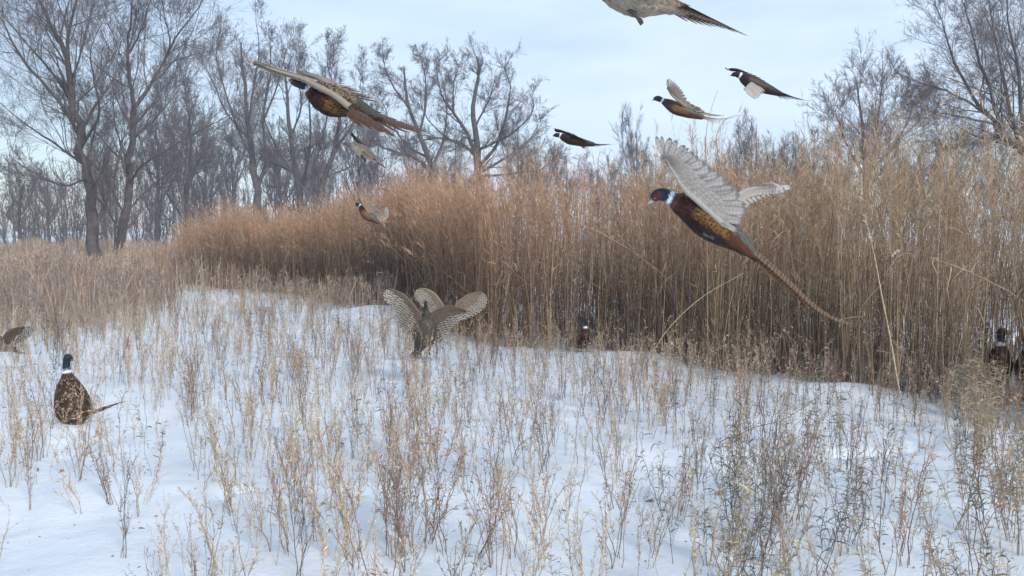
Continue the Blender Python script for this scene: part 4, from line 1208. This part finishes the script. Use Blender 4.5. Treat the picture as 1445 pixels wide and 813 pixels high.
# 8 the hen crossing the top of the picture
pheasant("hen", 3.0, [(0, 800, -62, 0, .6, .6), (.035, 805, -59, 0, 2.2, 2), (.08, 813, -54, 0, 7, 6.5), (.13, 822, -47, 0, 7.5, 7), (.2, 832, -38, 0, 8, 8), (.3, 850, -25, 0, 17, 17), (.42, 870, -14, 0, 23, 24), (.55, 892, -4, 0, 25, 26), (.68, 912, 1, 0, 22, 23), (.82, 930, 4, .02, 16, 17), (.93, 946, 8, .04, 11, 12), (1, 962, 13, .06, 7, 8)], (.4, .88, .15),
    "hen pheasant cut off by the top edge, only belly and pointed tail showing",
    wings=[dict(lead=[(892, -18, .06), (880, -45, .12), (862, -75, .16), (845, -95, .2)], tips=[(945, -5, .08), (935, -30, .14), (920, -60, .2), (900, -90, .25), (870, -115, .3), (840, -120, .3)], n=16, pal="henup", wf=.65),
           dict(lead=[(895, -20, -.08), (885, -50, -.16), (870, -80, -.22), (855, -100, -.25)], tips=[(942, -8, -.08), (938, -35, -.16), (925, -65, -.22), (905, -95, -.28), (878, -120, -.3), (850, -125, -.3)], n=16, pal="hen", wf=.65)],
    tails=[dict(path=[(928, 3, .02), (958, 12, .05), (1000, 32, .10), (1054, 58, .18)], n=15, spread=.035, W=.017, cols=((.40, .31, .24), (.33, .25, .19)), bar=.7, pitch=.016, short=.45, taper=.5),],
    feet=[[(886, 12, -.02), (895, 20, -.03), (899, 25, -.03)]], seed=8, tone=.85, contour=.0105, group=GB)

# 9 the hen lifting off the snow, facing us, wings spread
pheasant("hen", 8.6, [(0, 602.5, 431, -.09, .3, .3), (.035, 602, 430.5, -.08, 1, 1), (.07, 601, 427.5, -.055, 2.6, 2.4), (.12, 600.5, 428, -.03, 3, 2.6), (.2, 601.5, 437, -.01, 3.4, 3.3), (.3, 602.5, 446, .0, 6.5, 8), (.42, 602, 455, .01, 12, 16), (.56, 600, 465, .03, 15, 20), (.7, 597, 478, .05, 14, 17), (.85, 593, 487, .07, 8, 8), (1, 589, 496, .1, 5, 5)], (0, .3, .95),
    "hen pheasant lifting off the snow, nearer of the pair with spread barred wings",
    wings=[dict(lead=[(597, 458, -.01), (592, 442, -.04), (583, 429, -.06), (570, 416, -.06), (558, 410, -.05), (550, 409, -.05)],
                tips=[(590, 478, 0), (577, 475, -.02), (568, 468, -.03), (563, 456, -.04), (562, 446, -.05), (557, 438, -.05), (550, 432, -.05), (543, 426, -.05), (540, 418, -.05), (543, 411, -.05)], n=16, pal="hen", wf=.66, pitch=.02),
           dict(lead=[(606, 456, -.01), (610, 443, -.04), (621, 435, -.06), (636, 432, -.07), (650, 436, -.07), (657, 440, -.07)],
                tips=[(614, 484, 0), (623, 480, -.02), (632, 472, -.03), (638, 462, -.04), (645, 456, -.05), (652, 453, -.06), (659, 450, -.07), (663, 445, -.07), (661, 441, -.07)], n=16, pal="hen", wf=.66, pitch=.02)],
    tails=[dict(path=[(591, 489, .08), (588, 500, .12), (585, 512, .18)], n=9, spread=.06, W=.014, cols=HT, bar=.7, short=.35)],
    feet=[[(598, 480, -.02), (596, 490, -.03), (594, 498, -.02)], [(606, 478, -.02), (607, 489, -.03), (606, 497, -.02)]], seed=9, tone=.2, contour=.013, group=GB)

# 10 the hen behind it
pheasant("hen", 9.6, [(0, 640, 417, -.09, .3, .3), (.035, 639.5, 416.5, -.08, 1, 1), (.07, 638, 414.5, -.05, 2.4, 2.2), (.12, 637, 416, -.03, 2.6, 2.4), (.2, 636, 422, -.01, 3, 3), (.3, 634, 430, .0, 6, 6), (.42, 631, 438, .01, 10, 13), (.56, 628, 446, .03, 12, 15), (.7, 625, 454, .05, 11, 13), (.85, 622, 463, .08, 7, 7), (1, 619, 471, .1, 4, 4)], (.1, .3, .94),
    "hen pheasant taking off behind the pair's nearer bird, wings paler and plainer",
    wings=[dict(lead=[(628, 436, -.01), (621, 424, -.04), (613, 414, -.05), (602, 408, -.04), (592, 408, -.03)],
                tips=[(618, 448, 0), (606, 440, -.02), (597, 434, -.03), (590, 428, -.03), (585, 421, -.03), (584, 414, -.03), (589, 409, -.03)], n=14, pal="henup", wf=.58, pitch=.022),
           dict(lead=[(640, 436, -.01), (646, 427, -.04), (656, 419, -.05), (667, 414, -.05), (678, 413, -.05)],
                tips=[(653, 452, 0), (664, 448, -.02), (674, 443, -.03), (682, 437, -.04), (687, 430, -.05), (688, 421, -.05), (683, 415, -.05)], n=14, pal="henup", wf=.58, pitch=.022)],
    tails=[dict(path=[(620, 466, .08), (617, 478, .12), (614, 488, .18)], n=9, spread=.06, W=.014, cols=HT, bar=.6, short=.35)], seed=10, tone=.2, contour=.014, group=GB)

# 11 the rooster sitting upright in the snow on the left, seen from behind
o_ = G(100, 600); D11 = float(o_[1]) * 1.0 + 0.02
pheasant("rooster", D11, [(0, 105.5, 509, .02, .5, .5), (.03, 103, 508, .012, 1.7, 1.5), (.06, 99.5, 506, .004, 4.4, 4), (.10, 95.4, 504.5, .0, 6.0, 5.2), (.145, 93.8, 513, 0, 5.2, 5.0), (.168, 94, 521, 0, 5.6, 5.8), (.205, 94.5, 526.5, 0, 6.6, 6.8), (.26, 95.5, 533, 0, 9.5, 9.5), (.36, 97, 543, 0, 15, 15.5), (.48, 99, 555, 0, 20, 20.5), (.6, 102, 568, 0, 22, 23.5),
    (.74, 105, 581, -.005, 21, 24), (.88, 106, 591, -.02, 16, 20), (1, 107, 599, -.03, 8, 10)], (.1, .12, -.99),
    "rooster pheasant sitting upright in the snow at the lower left, white neck ring",
    tails=[dict(path=[(120, 588, -.02), (138, 579, -.02), (156, 573, .0), (178, 567, .02)], n=7, spread=.012, W=.010, cols=((.10, .06, .045), (.07, .04, .035)), bar=.5, short=.4, up=(0, .7, -.7))],
    seed=11, tone=.6, contour=.0145, mantle=(.62, .93), group="pheasants on the snow")

# 12 the hen half out of the frame on the left
pheasant("hen", 9.6, [(0, -38, 472, 0, .4, .4), (.035, -36, 471.5, 0, 1.2, 1.1), (.08, -33, 470, 0, 3, 2.7), (.13, -29, 471, 0, 3, 2.8), (.2, -24, 474, 0, 3.6, 3.5), (.3, -17, 478, 0, 7, 7), (.45, -8, 482, 0, 10, 10), (.6, 1, 486, 0, 10.5, 10), (.8, 12, 490, 0, 7, 7), (1, 22, 494, .02, 4, 4)], (.1, .95, -.2),
    "hen pheasant at the left edge, only its brown back and barred wing showing",
    wings=[dict(lead=[(4, 482, -.05), (6, 474, -.08), (12, 467, -.11), (22, 463, -.13), (32, 462, -.14)], tips=[(22, 488, -.05), (30, 482, -.08), (37, 479, -.11), (43, 476, -.13), (46, 470, -.15), (47, 464, -.15), (42, 461, -.15)], n=15, pal="hen", wf=.75, pitch=.026)],
    tails=[dict(path=[(16, 491, .02), (28, 497, .05), (42, 501, .1)], n=8, spread=.05, W=.014, cols=HT, bar=.7, short=.4)], seed=12, tone=.6, group=GB)


def stander(px, py, D, h, face, label, seed, turn=0.0):
    """rooster standing upright at the foot of the grass; sizes in photograph pixels"""
    k = h / 100.0
    f = face
    R_ = [(0, px + f * 14 * k, py - 93 * k, -.02, .6 * k, .6 * k), (.03, px + f * 11 * k, py - 94 * k, -.01, 2.3 * k, 2 * k), (.06, px + f * 7 * k, py - 95.5 * k, 0, 5.5 * k, 4.8 * k), (.10, px + f * 2 * k, py - 95 * k, 0, 7 * k, 6 * k), (.15, px, py - 86 * k, 0, 5.5 * k, 5.5 * k), (.168, px, py - 80 * k, 0, 5.8 * k, 6 * k),
          (.205, px, py - 74 * k, 0, 7 * k, 7.5 * k), (.27, px, py - 66 * k, 0, 11 * k, 12 * k), (.38, px - f * 2 * k, py - 54 * k, .0, 17 * k, 19 * k), (.52, px - f * 5 * k, py - 41 * k, .03, 20 * k, 22 * k), (.68, px - f * 9 * k, py - 30 * k, .09, 17 * k, 19 * k), (.85, px - f * 14 * k, py - 24 * k, .16, 11 * k, 13 * k), (1, px - f * 18 * k, py - 19 * k, .24, 5 * k, 6 * k)]
    hip = P(px - f * 2 * k, py - 26 * k, D + .03)
    gr = hip.copy(); gr[2] = float(gz(hip[0], hip[1]))
    gr2 = gr.copy(); kx = 8 * k * D / F
    fw = np.array([f * .4, -.9, 0])
    pheasant("rooster", D, R_, (-.2 * f, .5, .8), label,
             tails=[dict(path=[(px - f * 16 * k, py - 21 * k, .2), (px - f * 26 * k, py - 16 * k, .34), (px - f * 38 * k, py - 10 * k, .5)], n=7, spread=.03, W=.014, cols=RT, bar=.6, short=.5)],
             tone=.6, contour=.014, legs=[((hip[0] - kx, hip[1], hip[2]), (gr[0] - kx, gr[1], gr[2]), fw), ((hip[0] + kx, hip[1] + .02, hip[2]), (gr[0] + kx, gr[1] + .02, gr[2]), fw)], seed=seed, group="pheasants on the snow")


def depth_at(px, py):
    return float(G(px, py)[1])


stander(826, 498, depth_at(826, 498), 47, 1, "rooster pheasant half hidden at the foot of the grass right of centre", 13)
stander(1412, 556, depth_at(1412, 556), 92, 1, "rooster pheasant standing among stalks near the right edge, black feet showing", 14)
stander(1450, 560, depth_at(1450, 560) + .25, 90, -1, "rooster pheasant cut off by the right edge, only reddish flank showing", 15)


# ------------------------------------------------------------------ dried weeds standing in the snow
WEED_KINDS = {
    # kind: stem colour, leaf colour, leaf length, leaves per decimetre, curl, branchlets, height range
    "brown": ((0.30, 0.215, 0.16), (0.42, 0.305, 0.22), 0.017, 4.0, 0.5, 6, (0.34, 0.60)),
    "tan": ((0.54, 0.415, 0.295), (0.64, 0.50, 0.355), 0.014, 6.5, 0.6, 7, (0.30, 0.56)),
    "russet": ((0.29, 0.185, 0.13), (0.44, 0.285, 0.185), 0.014, 8, 0.8, 6, (0.32, 0.55)),
    "sage": ((0.22, 0.19, 0.155), (0.22, 0.22, 0.19), 0.028, 5.5, 1.5, 3, (0.28, 0.50)),
    "straw": ((0.50, 0.39, 0.27), (0.42, 0.35, 0.24), 0.026, 6.5, 1.2, 6, (0.36, 0.60)),
    "twiggy": ((0.22, 0.165, 0.14), (0.28, 0.21, 0.165), 0.012, 2, 0.4, 12, (0.30, 0.58)),
}


def make_weed(kind, seed):
    rng = np.random.default_rng(seed)
    sc, lc, ll, dens, curl, nb, hr = WEED_KINDS[kind]
    sc, lc = np.array(sc), np.array(lc)
    gs, gl = Geo(), Geo()
    ns = rng.integers(1, 4)
    K = 9
    H = rng.uniform(*hr, ns)
    t = np.linspace(0, 1, K)
    a = rng.uniform(0, 6.28, ns)
    base = np.stack([rng.normal(0, .012, ns), rng.normal(0, .012, ns), np.full(ns, -0.03)], -1)
    lean = rng.uniform(0.03, 0.24, ns) * H
    S = base[:, None, :] + np.stack([np.cos(a)[:, None] * lean[:, None] * t ** 1.5, np.sin(a)[:, None] * lean[:, None] * t ** 1.5, H[:, None] * t * np.ones((ns, 1))], -1)
    S[:, 1:] += np.cumsum(rng.normal(0, 0.0075, (ns, K - 1, 3)), 1) * [1, 1, 0.2]
    r0 = rng.uniform(0.0015, 0.0030, ns)
    tone = rng.uniform(0.65, 1.25); sc = sc * tone; lc = lc * (0.5 + 0.5 * tone)
    R = r0[:, None] * (1 - 0.7 * t)[None]
    tubes(gs, S, R, 4, sc * rng.uniform(0.8, 1.15, (ns, 1)))
    B1 = spawn(rng, S, H, R, nb, 6, 26, 0.32, 0.40, 0.14, tmin=0.18, rf=0.6, rmin=0.0009)
    tubes(gs, B1[0], B1[2], 3, sc * rng.uniform(0.7, 1.2, (len(B1[0]), 1)))
    B2 = spawn(rng, *B1, 2, 4, 40, 0.42, 0.2, 0.2, tmin=0.25, rf=0.6, rmin=0.0007)
    tubes(gs, B2[0], B2[2], 3, sc * rng.uniform(0.8, 1.3, (len(B2[0]), 1)))
    # leaves / husks: short curled blades on stem and branchlets
    for (Pt, Ln, tm, mult) in ((S, H, 0.15, 1.0), (B1[0], B1[1], 0.2, 1.1), (B2[0], B2[1], 0.1, 1.3)):
        n_ = np.maximum((Ln * 10 * dens * mult * 0.72).astype(int), 1)
        pi = np.repeat(np.arange(len(Pt)), n_)
        m = len(pi)
        tt = tm + (1 - tm) * rng.uniform(0, 1, m) ** 0.8
        Kp = Pt.shape[1]; kf = tt * (Kp - 1); k0 = np.clip(kf.astype(int), 0, Kp - 2); fr = (kf - k0)[:, None]
        b0 = Pt[pi, k0] * (1 - fr) + Pt[pi, k0 + 1] * fr
        T = unit(Pt[pi, k0 + 1] - Pt[pi, k0])
        pr = rng.normal(size=(m, 3)); pr -= T * np.sum(pr * T, -1, keepdims=True); pr = unit(pr)
        d = unit(T * rng.uniform(0.5, 1.3, (m, 1)) + pr * 0.75)
        L_ = ll * rng.uniform(0.6, 1.6, m)
        u = np.linspace(0, 1, 4)[None, :, None]
        bend = unit(pr * 0.6 - UP + rng.normal(0, .5, (m, 3)))
        LP = b0[:, None, :] + d[:, None, :] * L_[:, None, None] * u + bend[:, None, :] * (L_ * curl * rng.uniform(0.2, 0.8, m))[:, None, None] * u ** 2
        w = L_ * rng.uniform(0.06, 0.13, m) * (0.7 if ll > .02 else 1)
        ribbons(gl, LP, w[:, None] * np.array([0.5, 1.0, 0.9, 0.15])[None, :], rdir(rng, m), lc * rng.uniform(0.55, 1.35, (m, 1)) * (1 + rng.normal(0, .06, (m, 3))))
    return gs, gl


def rotz(v, a, s=1.0):
    c, q = math.cos(a), math.sin(a)
    return np.stack([v[:, 0] * c - v[:, 1] * q, v[:, 0] * q + v[:, 1] * c, v[:, 2]], -1) * s


def weeds():
    rng = np.random.default_rng(77)
    kinds = list(WEED_KINDS)
    lib = {k: [make_weed(k, 100 * i + j) for j in range(6)] for i, k in enumerate(kinds)}
    spots = []
    # scattered cover
    n = 8200
    d = np.sqrt(rng.uniform(2.75 ** 2, 19.0 ** 2, n)); px = rng.uniform(-160, 1610, n)
    x = (px - 722.5) / F * d; y = d
    gx, gy = project(x, y, 0.0)
    bd = belt_depth(x, y)
    #   relative density over the field
    dn = np.interp(y, [2.7, 3.8, 4.6, 5.6, 7, 9, 11, 19], [0.95, 0.92, 0.80, 0.72, 0.76, 0.84, 0.78, 0.60])
    leftlow = np.clip((270 - px) / 120, 0, 1) * np.clip((gy - 640) / 40, 0, 1)
    dn *= 1 - 0.5 * leftlow
    dn *= 1 - 0.6 * np.clip((px - 560) / 60, 0, 1) * np.exp(-((bd + 0.35) / 0.5) ** 2)
    dn *= 0.72 + 0.45 * np.sin(px / 47.0 + y * 0.8) * np.sin(y * 1.9 + px / 90.0)
    bank = np.exp(-(((px - 530) / 55) ** 2 + ((gy - 450) / 22) ** 2)) + 0.9 * np.exp(-(((px - 1180) / 90) ** 2 + ((gy - 590) / 18) ** 2)) \
        + 0.9 * np.exp(-(((px - 1290) / 60) ** 2 + ((gy - 625) / 25) ** 2)) + 0.8 * np.exp(-(((px - 170) / 40) ** 2 + ((gy - 560) / 30) ** 2)) + 0.8 * np.exp(-(((px - 110) / 60) ** 2 + ((gy - 640) / 40) ** 2))
    dn *= 1 - np.clip(bank, 0, 0.93)
    ok = (rng.uniform(size=n) < dn) & (bd < 0.15)
    for x_, y_, p_, q_ in zip(x[ok], y[ok], px[ok], gy[ok]):
        r = rng.uniform()
        wR = np.clip((p_ - 850) / 300, 0, 1) * np.clip((q_ - 560) / 120, 0, 1)
        if r < 0.30 * wR: k = "sage"
        elif r < 0.45 * wR: k = "straw"
        else:
            r = rng.uniform()
            lf = np.clip((520 - p_) / 300, 0, 1)
            k = "tan" if r < 0.42 + 0.22 * lf else "brown" if r < 0.74 else "russet" if r < 0.84 else "twiggy" if r < 0.95 else "sage"
        spots.append((x_, y_, k, rng.uniform(0.55, 1.15)))
    # clumps the photograph shows
    for (px, py, n, sp, k, s) in [(1085, 745, 7, 0.09, "sage", 1.15), (1090, 735, 4, 0.06, "brown", 1.2), (1080, 700, 4, 0.09, "twiggy", 1.2), (1075, 640, 5, 0.10, "russet", 1.1), (1390, 750, 6, 0.09, "straw", 1.1),
                                  (1400, 735, 6, 0.09, "sage", 1.1), (1375, 640, 5, 0.09, "straw", 1.0), (1040, 790, 4, 0.08, "sage", 0.9), (1220, 770, 5, 0.07, "sage", 0.95),
                                  (1215, 800, 4, 0.1, "russet", 1.0), (1310, 800, 5, 0.12, "russet", 1.2), (560, 790, 4, 0.04, "brown", 1.25), (565, 770, 3, 0.04, "sage", 0.8),
                                  (612, 770, 5, 0.07, "russet", 1.1), (700, 790, 4, 0.06, "brown", 1.1), (745, 660, 7, 0.15, "russet", 0.95), (850, 640, 7, 0.2, "russet", 0.95),
                                  (395, 700, 7, 0.2, "tan", 1.1), (440, 640, 7, 0.25, "tan", 1.0), (330, 680, 6, 0.2, "tan", 1.0), (480, 790, 5, 0.10, "tan", 1.2), (230, 830, 4, 0.07, "tan", 0.65),
                                  (110, 690, 3, 0.03, "tan", 1.05), (155, 720, 2, 0.02, "brown", 0.9), (180, 800, 1, 0.02, "twiggy", 0.9), (20, 690, 5, 0.12, "tan", 0.9),
                                  (575, 560, 4, 0.05, "tan", 1.15), (600, 556, 3, 0.05, "tan", 1.1), (930, 600, 6, 0.15, "tan", 1.0), (925, 540, 6, 0.15, "tan", 1.1), (1240, 690, 4, 0.08, "brown", 1.0),
                                  (1365, 590, 7, 0.12, "straw", 1.0), (1160, 580, 6, 0.12, "brown", 1.0), (1090, 575, 6, 0.13, "tan", 1.15), (1430, 700, 7, 0.12, "russet", 1.1), (1440, 640, 6, 0.12, "russet", 1.0)]:
        c = G(px, py)
        for _ in range(n):
            spots.append((c[0] + rng.normal(0, sp), c[1] + rng.normal(0, sp), k, s * rng.uniform(0.8, 1.1)))
    # keep the standing rooster's spot clear of stems through its body
    spots = [q for q in spots if all((q[0] - bx) ** 2 + (q[1] - by) ** 2 > br ** 2 for bx, by, br in BIRD_SPOTS)]
    spots.sort(key=lambda q: q[1])
    inview = [q for q in spots if -30 < project(q[0], q[1], 0.25)[0] < 1475 and project(q[0], q[1], 0.45)[1] < 800]
    indiv = inview[:290]
    chosen = set(id(q) for q in indiv)
    LABEL = {"brown": "dry brown weed stalk with small curled leaves standing in the snow", "tan": "pale tan seedy weed with fine side branches standing in the snow",
             "russet": "reddish brown weed with crowded husks standing in the snow", "sage": "grey green weed with drooping curled leaves standing in the snow",
             "straw": "straw yellow leafy weed with tangled curled leaves standing in the snow", "twiggy": "dark thin branching weed almost without leaves in the snow"}
    GRP = {"brown": "brown weed stalks in the snow", "tan": "pale tan weeds in the snow", "russet": "reddish brown weeds in the snow", "sage": "grey green weeds in the snow",
           "straw": "straw yellow weeds in the snow", "twiggy": "dark twiggy weeds in the snow"}
    protos = {}
    for (x_, y_, k, s) in indiv:
        j = int(rng.integers(0, 6))
        a = rng.uniform(0, 6.28)
        key = (k, j)
        if key not in protos:
            o = empty("dried_weed", (0, 0, 0), LABEL[k], "weed", GRP[k])
            lib[k][j][0].build("stem", M_WEED, o); lib[k][j][1].build("leaves", M_WEED, o)
            protos[key] = o
        else:
            src = protos[key]
            o = src.copy(); COL.objects.link(o)
            for ch in src.children:
                c = ch.copy(); COL.objects.link(c); c.parent = o
        o.location = (x_, y_, float(gz(x_, y_)))
        o.rotation_euler = (rng.normal(0, 0.15), rng.normal(0, 0.15), a)
        o.scale = (s, s, s)
    g = Geo()
    for q in spots:
        if id(q) in chosen: continue
        x_, y_, k, s = q
        j = int(rng.integers(0, 6)); a = rng.uniform(0, 6.28)
        for gg in lib[k][j]:
            v, qd, tr, c, uv = gg.arrays()
            g.add(rotz(v, a, s) + [x_, y_, float(gz(x_, y_))], quads=qd, tris=tr, col=c)
    tag(g.build("weed_cover", M_WEED), kind="stuff", label="scattered dry weeds farther back on the snow in front of the tall grass", cat="weeds")
    gl_ = Geo()
    m = 15000
    d = np.sqrt(rng.uniform(2.6 ** 2, 14 ** 2, m)); px = rng.uniform(-150, 1600, m)
    x_ = (px - 722.5) / F * d; bd = belt_depth(x_, d)
    ok = (bd < 0.4) & (rng.uniform(size=m) < 0.35 + 0.65 * np.clip(1 + bd / 1.5, 0, 1))
    x_, y_ = x_[ok], d[ok]; m = len(x_)
    c0 = np.stack([x_, y_, gz(x_, y_) + 0.003], -1)
    dr = rdir(rng, m) * [1, 1, 0.25]; Ls = rng.lognormal(-4.75, 0.65, m)
    u = np.linspace(0, 1, 3)[None, :, None]
    ribbons(gl_, c0[:, None] + dr[:, None] * Ls[:, None, None] * u, (Ls * rng.uniform(.08, .3, m))[:, None] * np.array([[.6, 1, .3]]), rdir(rng, m), np.array([0.33, 0.24, 0.18]) * rng.uniform(.5, 1.3, (m, 1)))
    tag(gl_.build("leaf_litter", M_WEED), kind="stuff", label="bits of husk and leaf scattered over the snow", cat="litter")
    # two fallen dry stalks and a few single stalks that stand out
    def stalk(pts, r0, r1, label, col, name="dry_stalk", heads=()):
        g = Geo(); p = resample(pts, 14)
        tubes(g, p[None], np.linspace(r0, r1, 14)[None], 5, np.array(col))
        o = g.build(name, M_WEED, origin=pts[0])
        o.location = tuple(pts[0])
        tag(o, label, "stalk")
        if heads:
            gh = Geo()
            for (c, d, l, w) in heads:
                c = np.array(c); d = unit(np.array(d, float))
                m = 34
                tt = rng.uniform(0, 1, m)[:, None]
                b0 = c + d * l * tt
                dd = unit(d + rng.normal(0, .55, (m, 3)))
                Lh = rng.uniform(.012, .026, m)
                u = np.linspace(0, 1, 3)[None, :, None]
                ribbons(gh, b0[:, None] + dd[:, None] * Lh[:, None, None] * u, np.full((m, 1), w) * np.array([[.6, 1, .3]]), rdir(rng, m), np.array([0.66, 0.58, 0.46]) * rng.uniform(.8, 1.15, (m, 1)))
            gh.build("seed_head", M_WEED, o, origin=pts[0])
        return o
    g0 = G(1282, 600); b_ = np.array([g0[0], g0[1], float(gz(*g0)) - .02])
    d_ = g0[1]
    stalk([b_, P(1268, 545, d_), P(1257, 480, d_ - .05), P(1243, 410, d_ - .1), P(1236, 370, d_ - .1), P(1228, 335, d_ - .1), P(1222, 308, d_ - .1)], 0.0065, 0.0022,
          "tall pale stalk with fluffy seed heads in front of the grass on the right", (0.60, 0.48, 0.31),
          heads=[(P(1222, 318, d_ - .1), (-.1, 0, 1), .07, .004), (P(1230, 345, d_ - .1), (-.3, 0, .9), .07, .004), (P(1258, 362, d_ - .1), (.6, 0, .5), .06, .004)])
    stalk([np.array([*G(1350, 590), 0.0]), P(1318, 540, 8.0), P(1280, 505, 7.9), P(1240, 495, 7.9)], 0.006, 0.003, "broken straw stalk leaning left across the foot of the pale stalk", (0.52, 0.40, 0.25))
    stalk([np.array([*G(905, 530), 0.02]), P(940, 468, 9.2), P(990, 420, 9.2), P(1050, 385, 9.2)], 0.006, 0.003, "long straw coloured stalk leaning right in front of the grass under the large rooster", (0.50, 0.37, 0.23))
    stalk([np.array([*G(1010, 640), 0.03]), P(1060, 605, 6.3), P(1110, 590, 6.4), P(1165, 552, 6.6)], 0.0035, 0.002, "thin dark stalk lying almost flat above the snow right of centre", (0.22, 0.15, 0.11))
    stalk([np.array([*G(500, 540), 0.0]), P(520, 480, 8.8), P(545, 455, 8.8), P(566, 442, 8.8)], 0.003, 0.0015, "thin grey stalk leaning right before the snow bank", (0.25, 0.2, 0.17))
    stalk([P(1028, 420, 9.3) * [1, 1, 0] , P(1030, 330, 9.3), P(1012, 210, 9.3), P(1014, 185, 9.3), P(1030, 165, 9.3), P(1064, 164, 9.3)], 0.005, 0.0018, "single tall grass stem arching right above the grass at the raised wing", (0.33, 0.25, 0.19))
    stalk([P(1000, 420, 9.3) * [1, 1, 0], P(998, 300, 9.3), P(996, 200, 9.3), P(1002, 160, 9.3), P(1013, 127, 9.3)], 0.005, 0.0015, "straight thin stem rising above the grass behind the raised wing", (0.33, 0.25, 0.19))
    stalk([P(1022, 420, 9.6) * [1, 1, 0], P(1020, 300, 9.6), P(1018, 220, 9.6), P(1027, 175, 9.6)], 0.005, 0.0013, "short thin stem above the grass right of the arching stem", (0.36, 0.27, 0.2))


weeds()
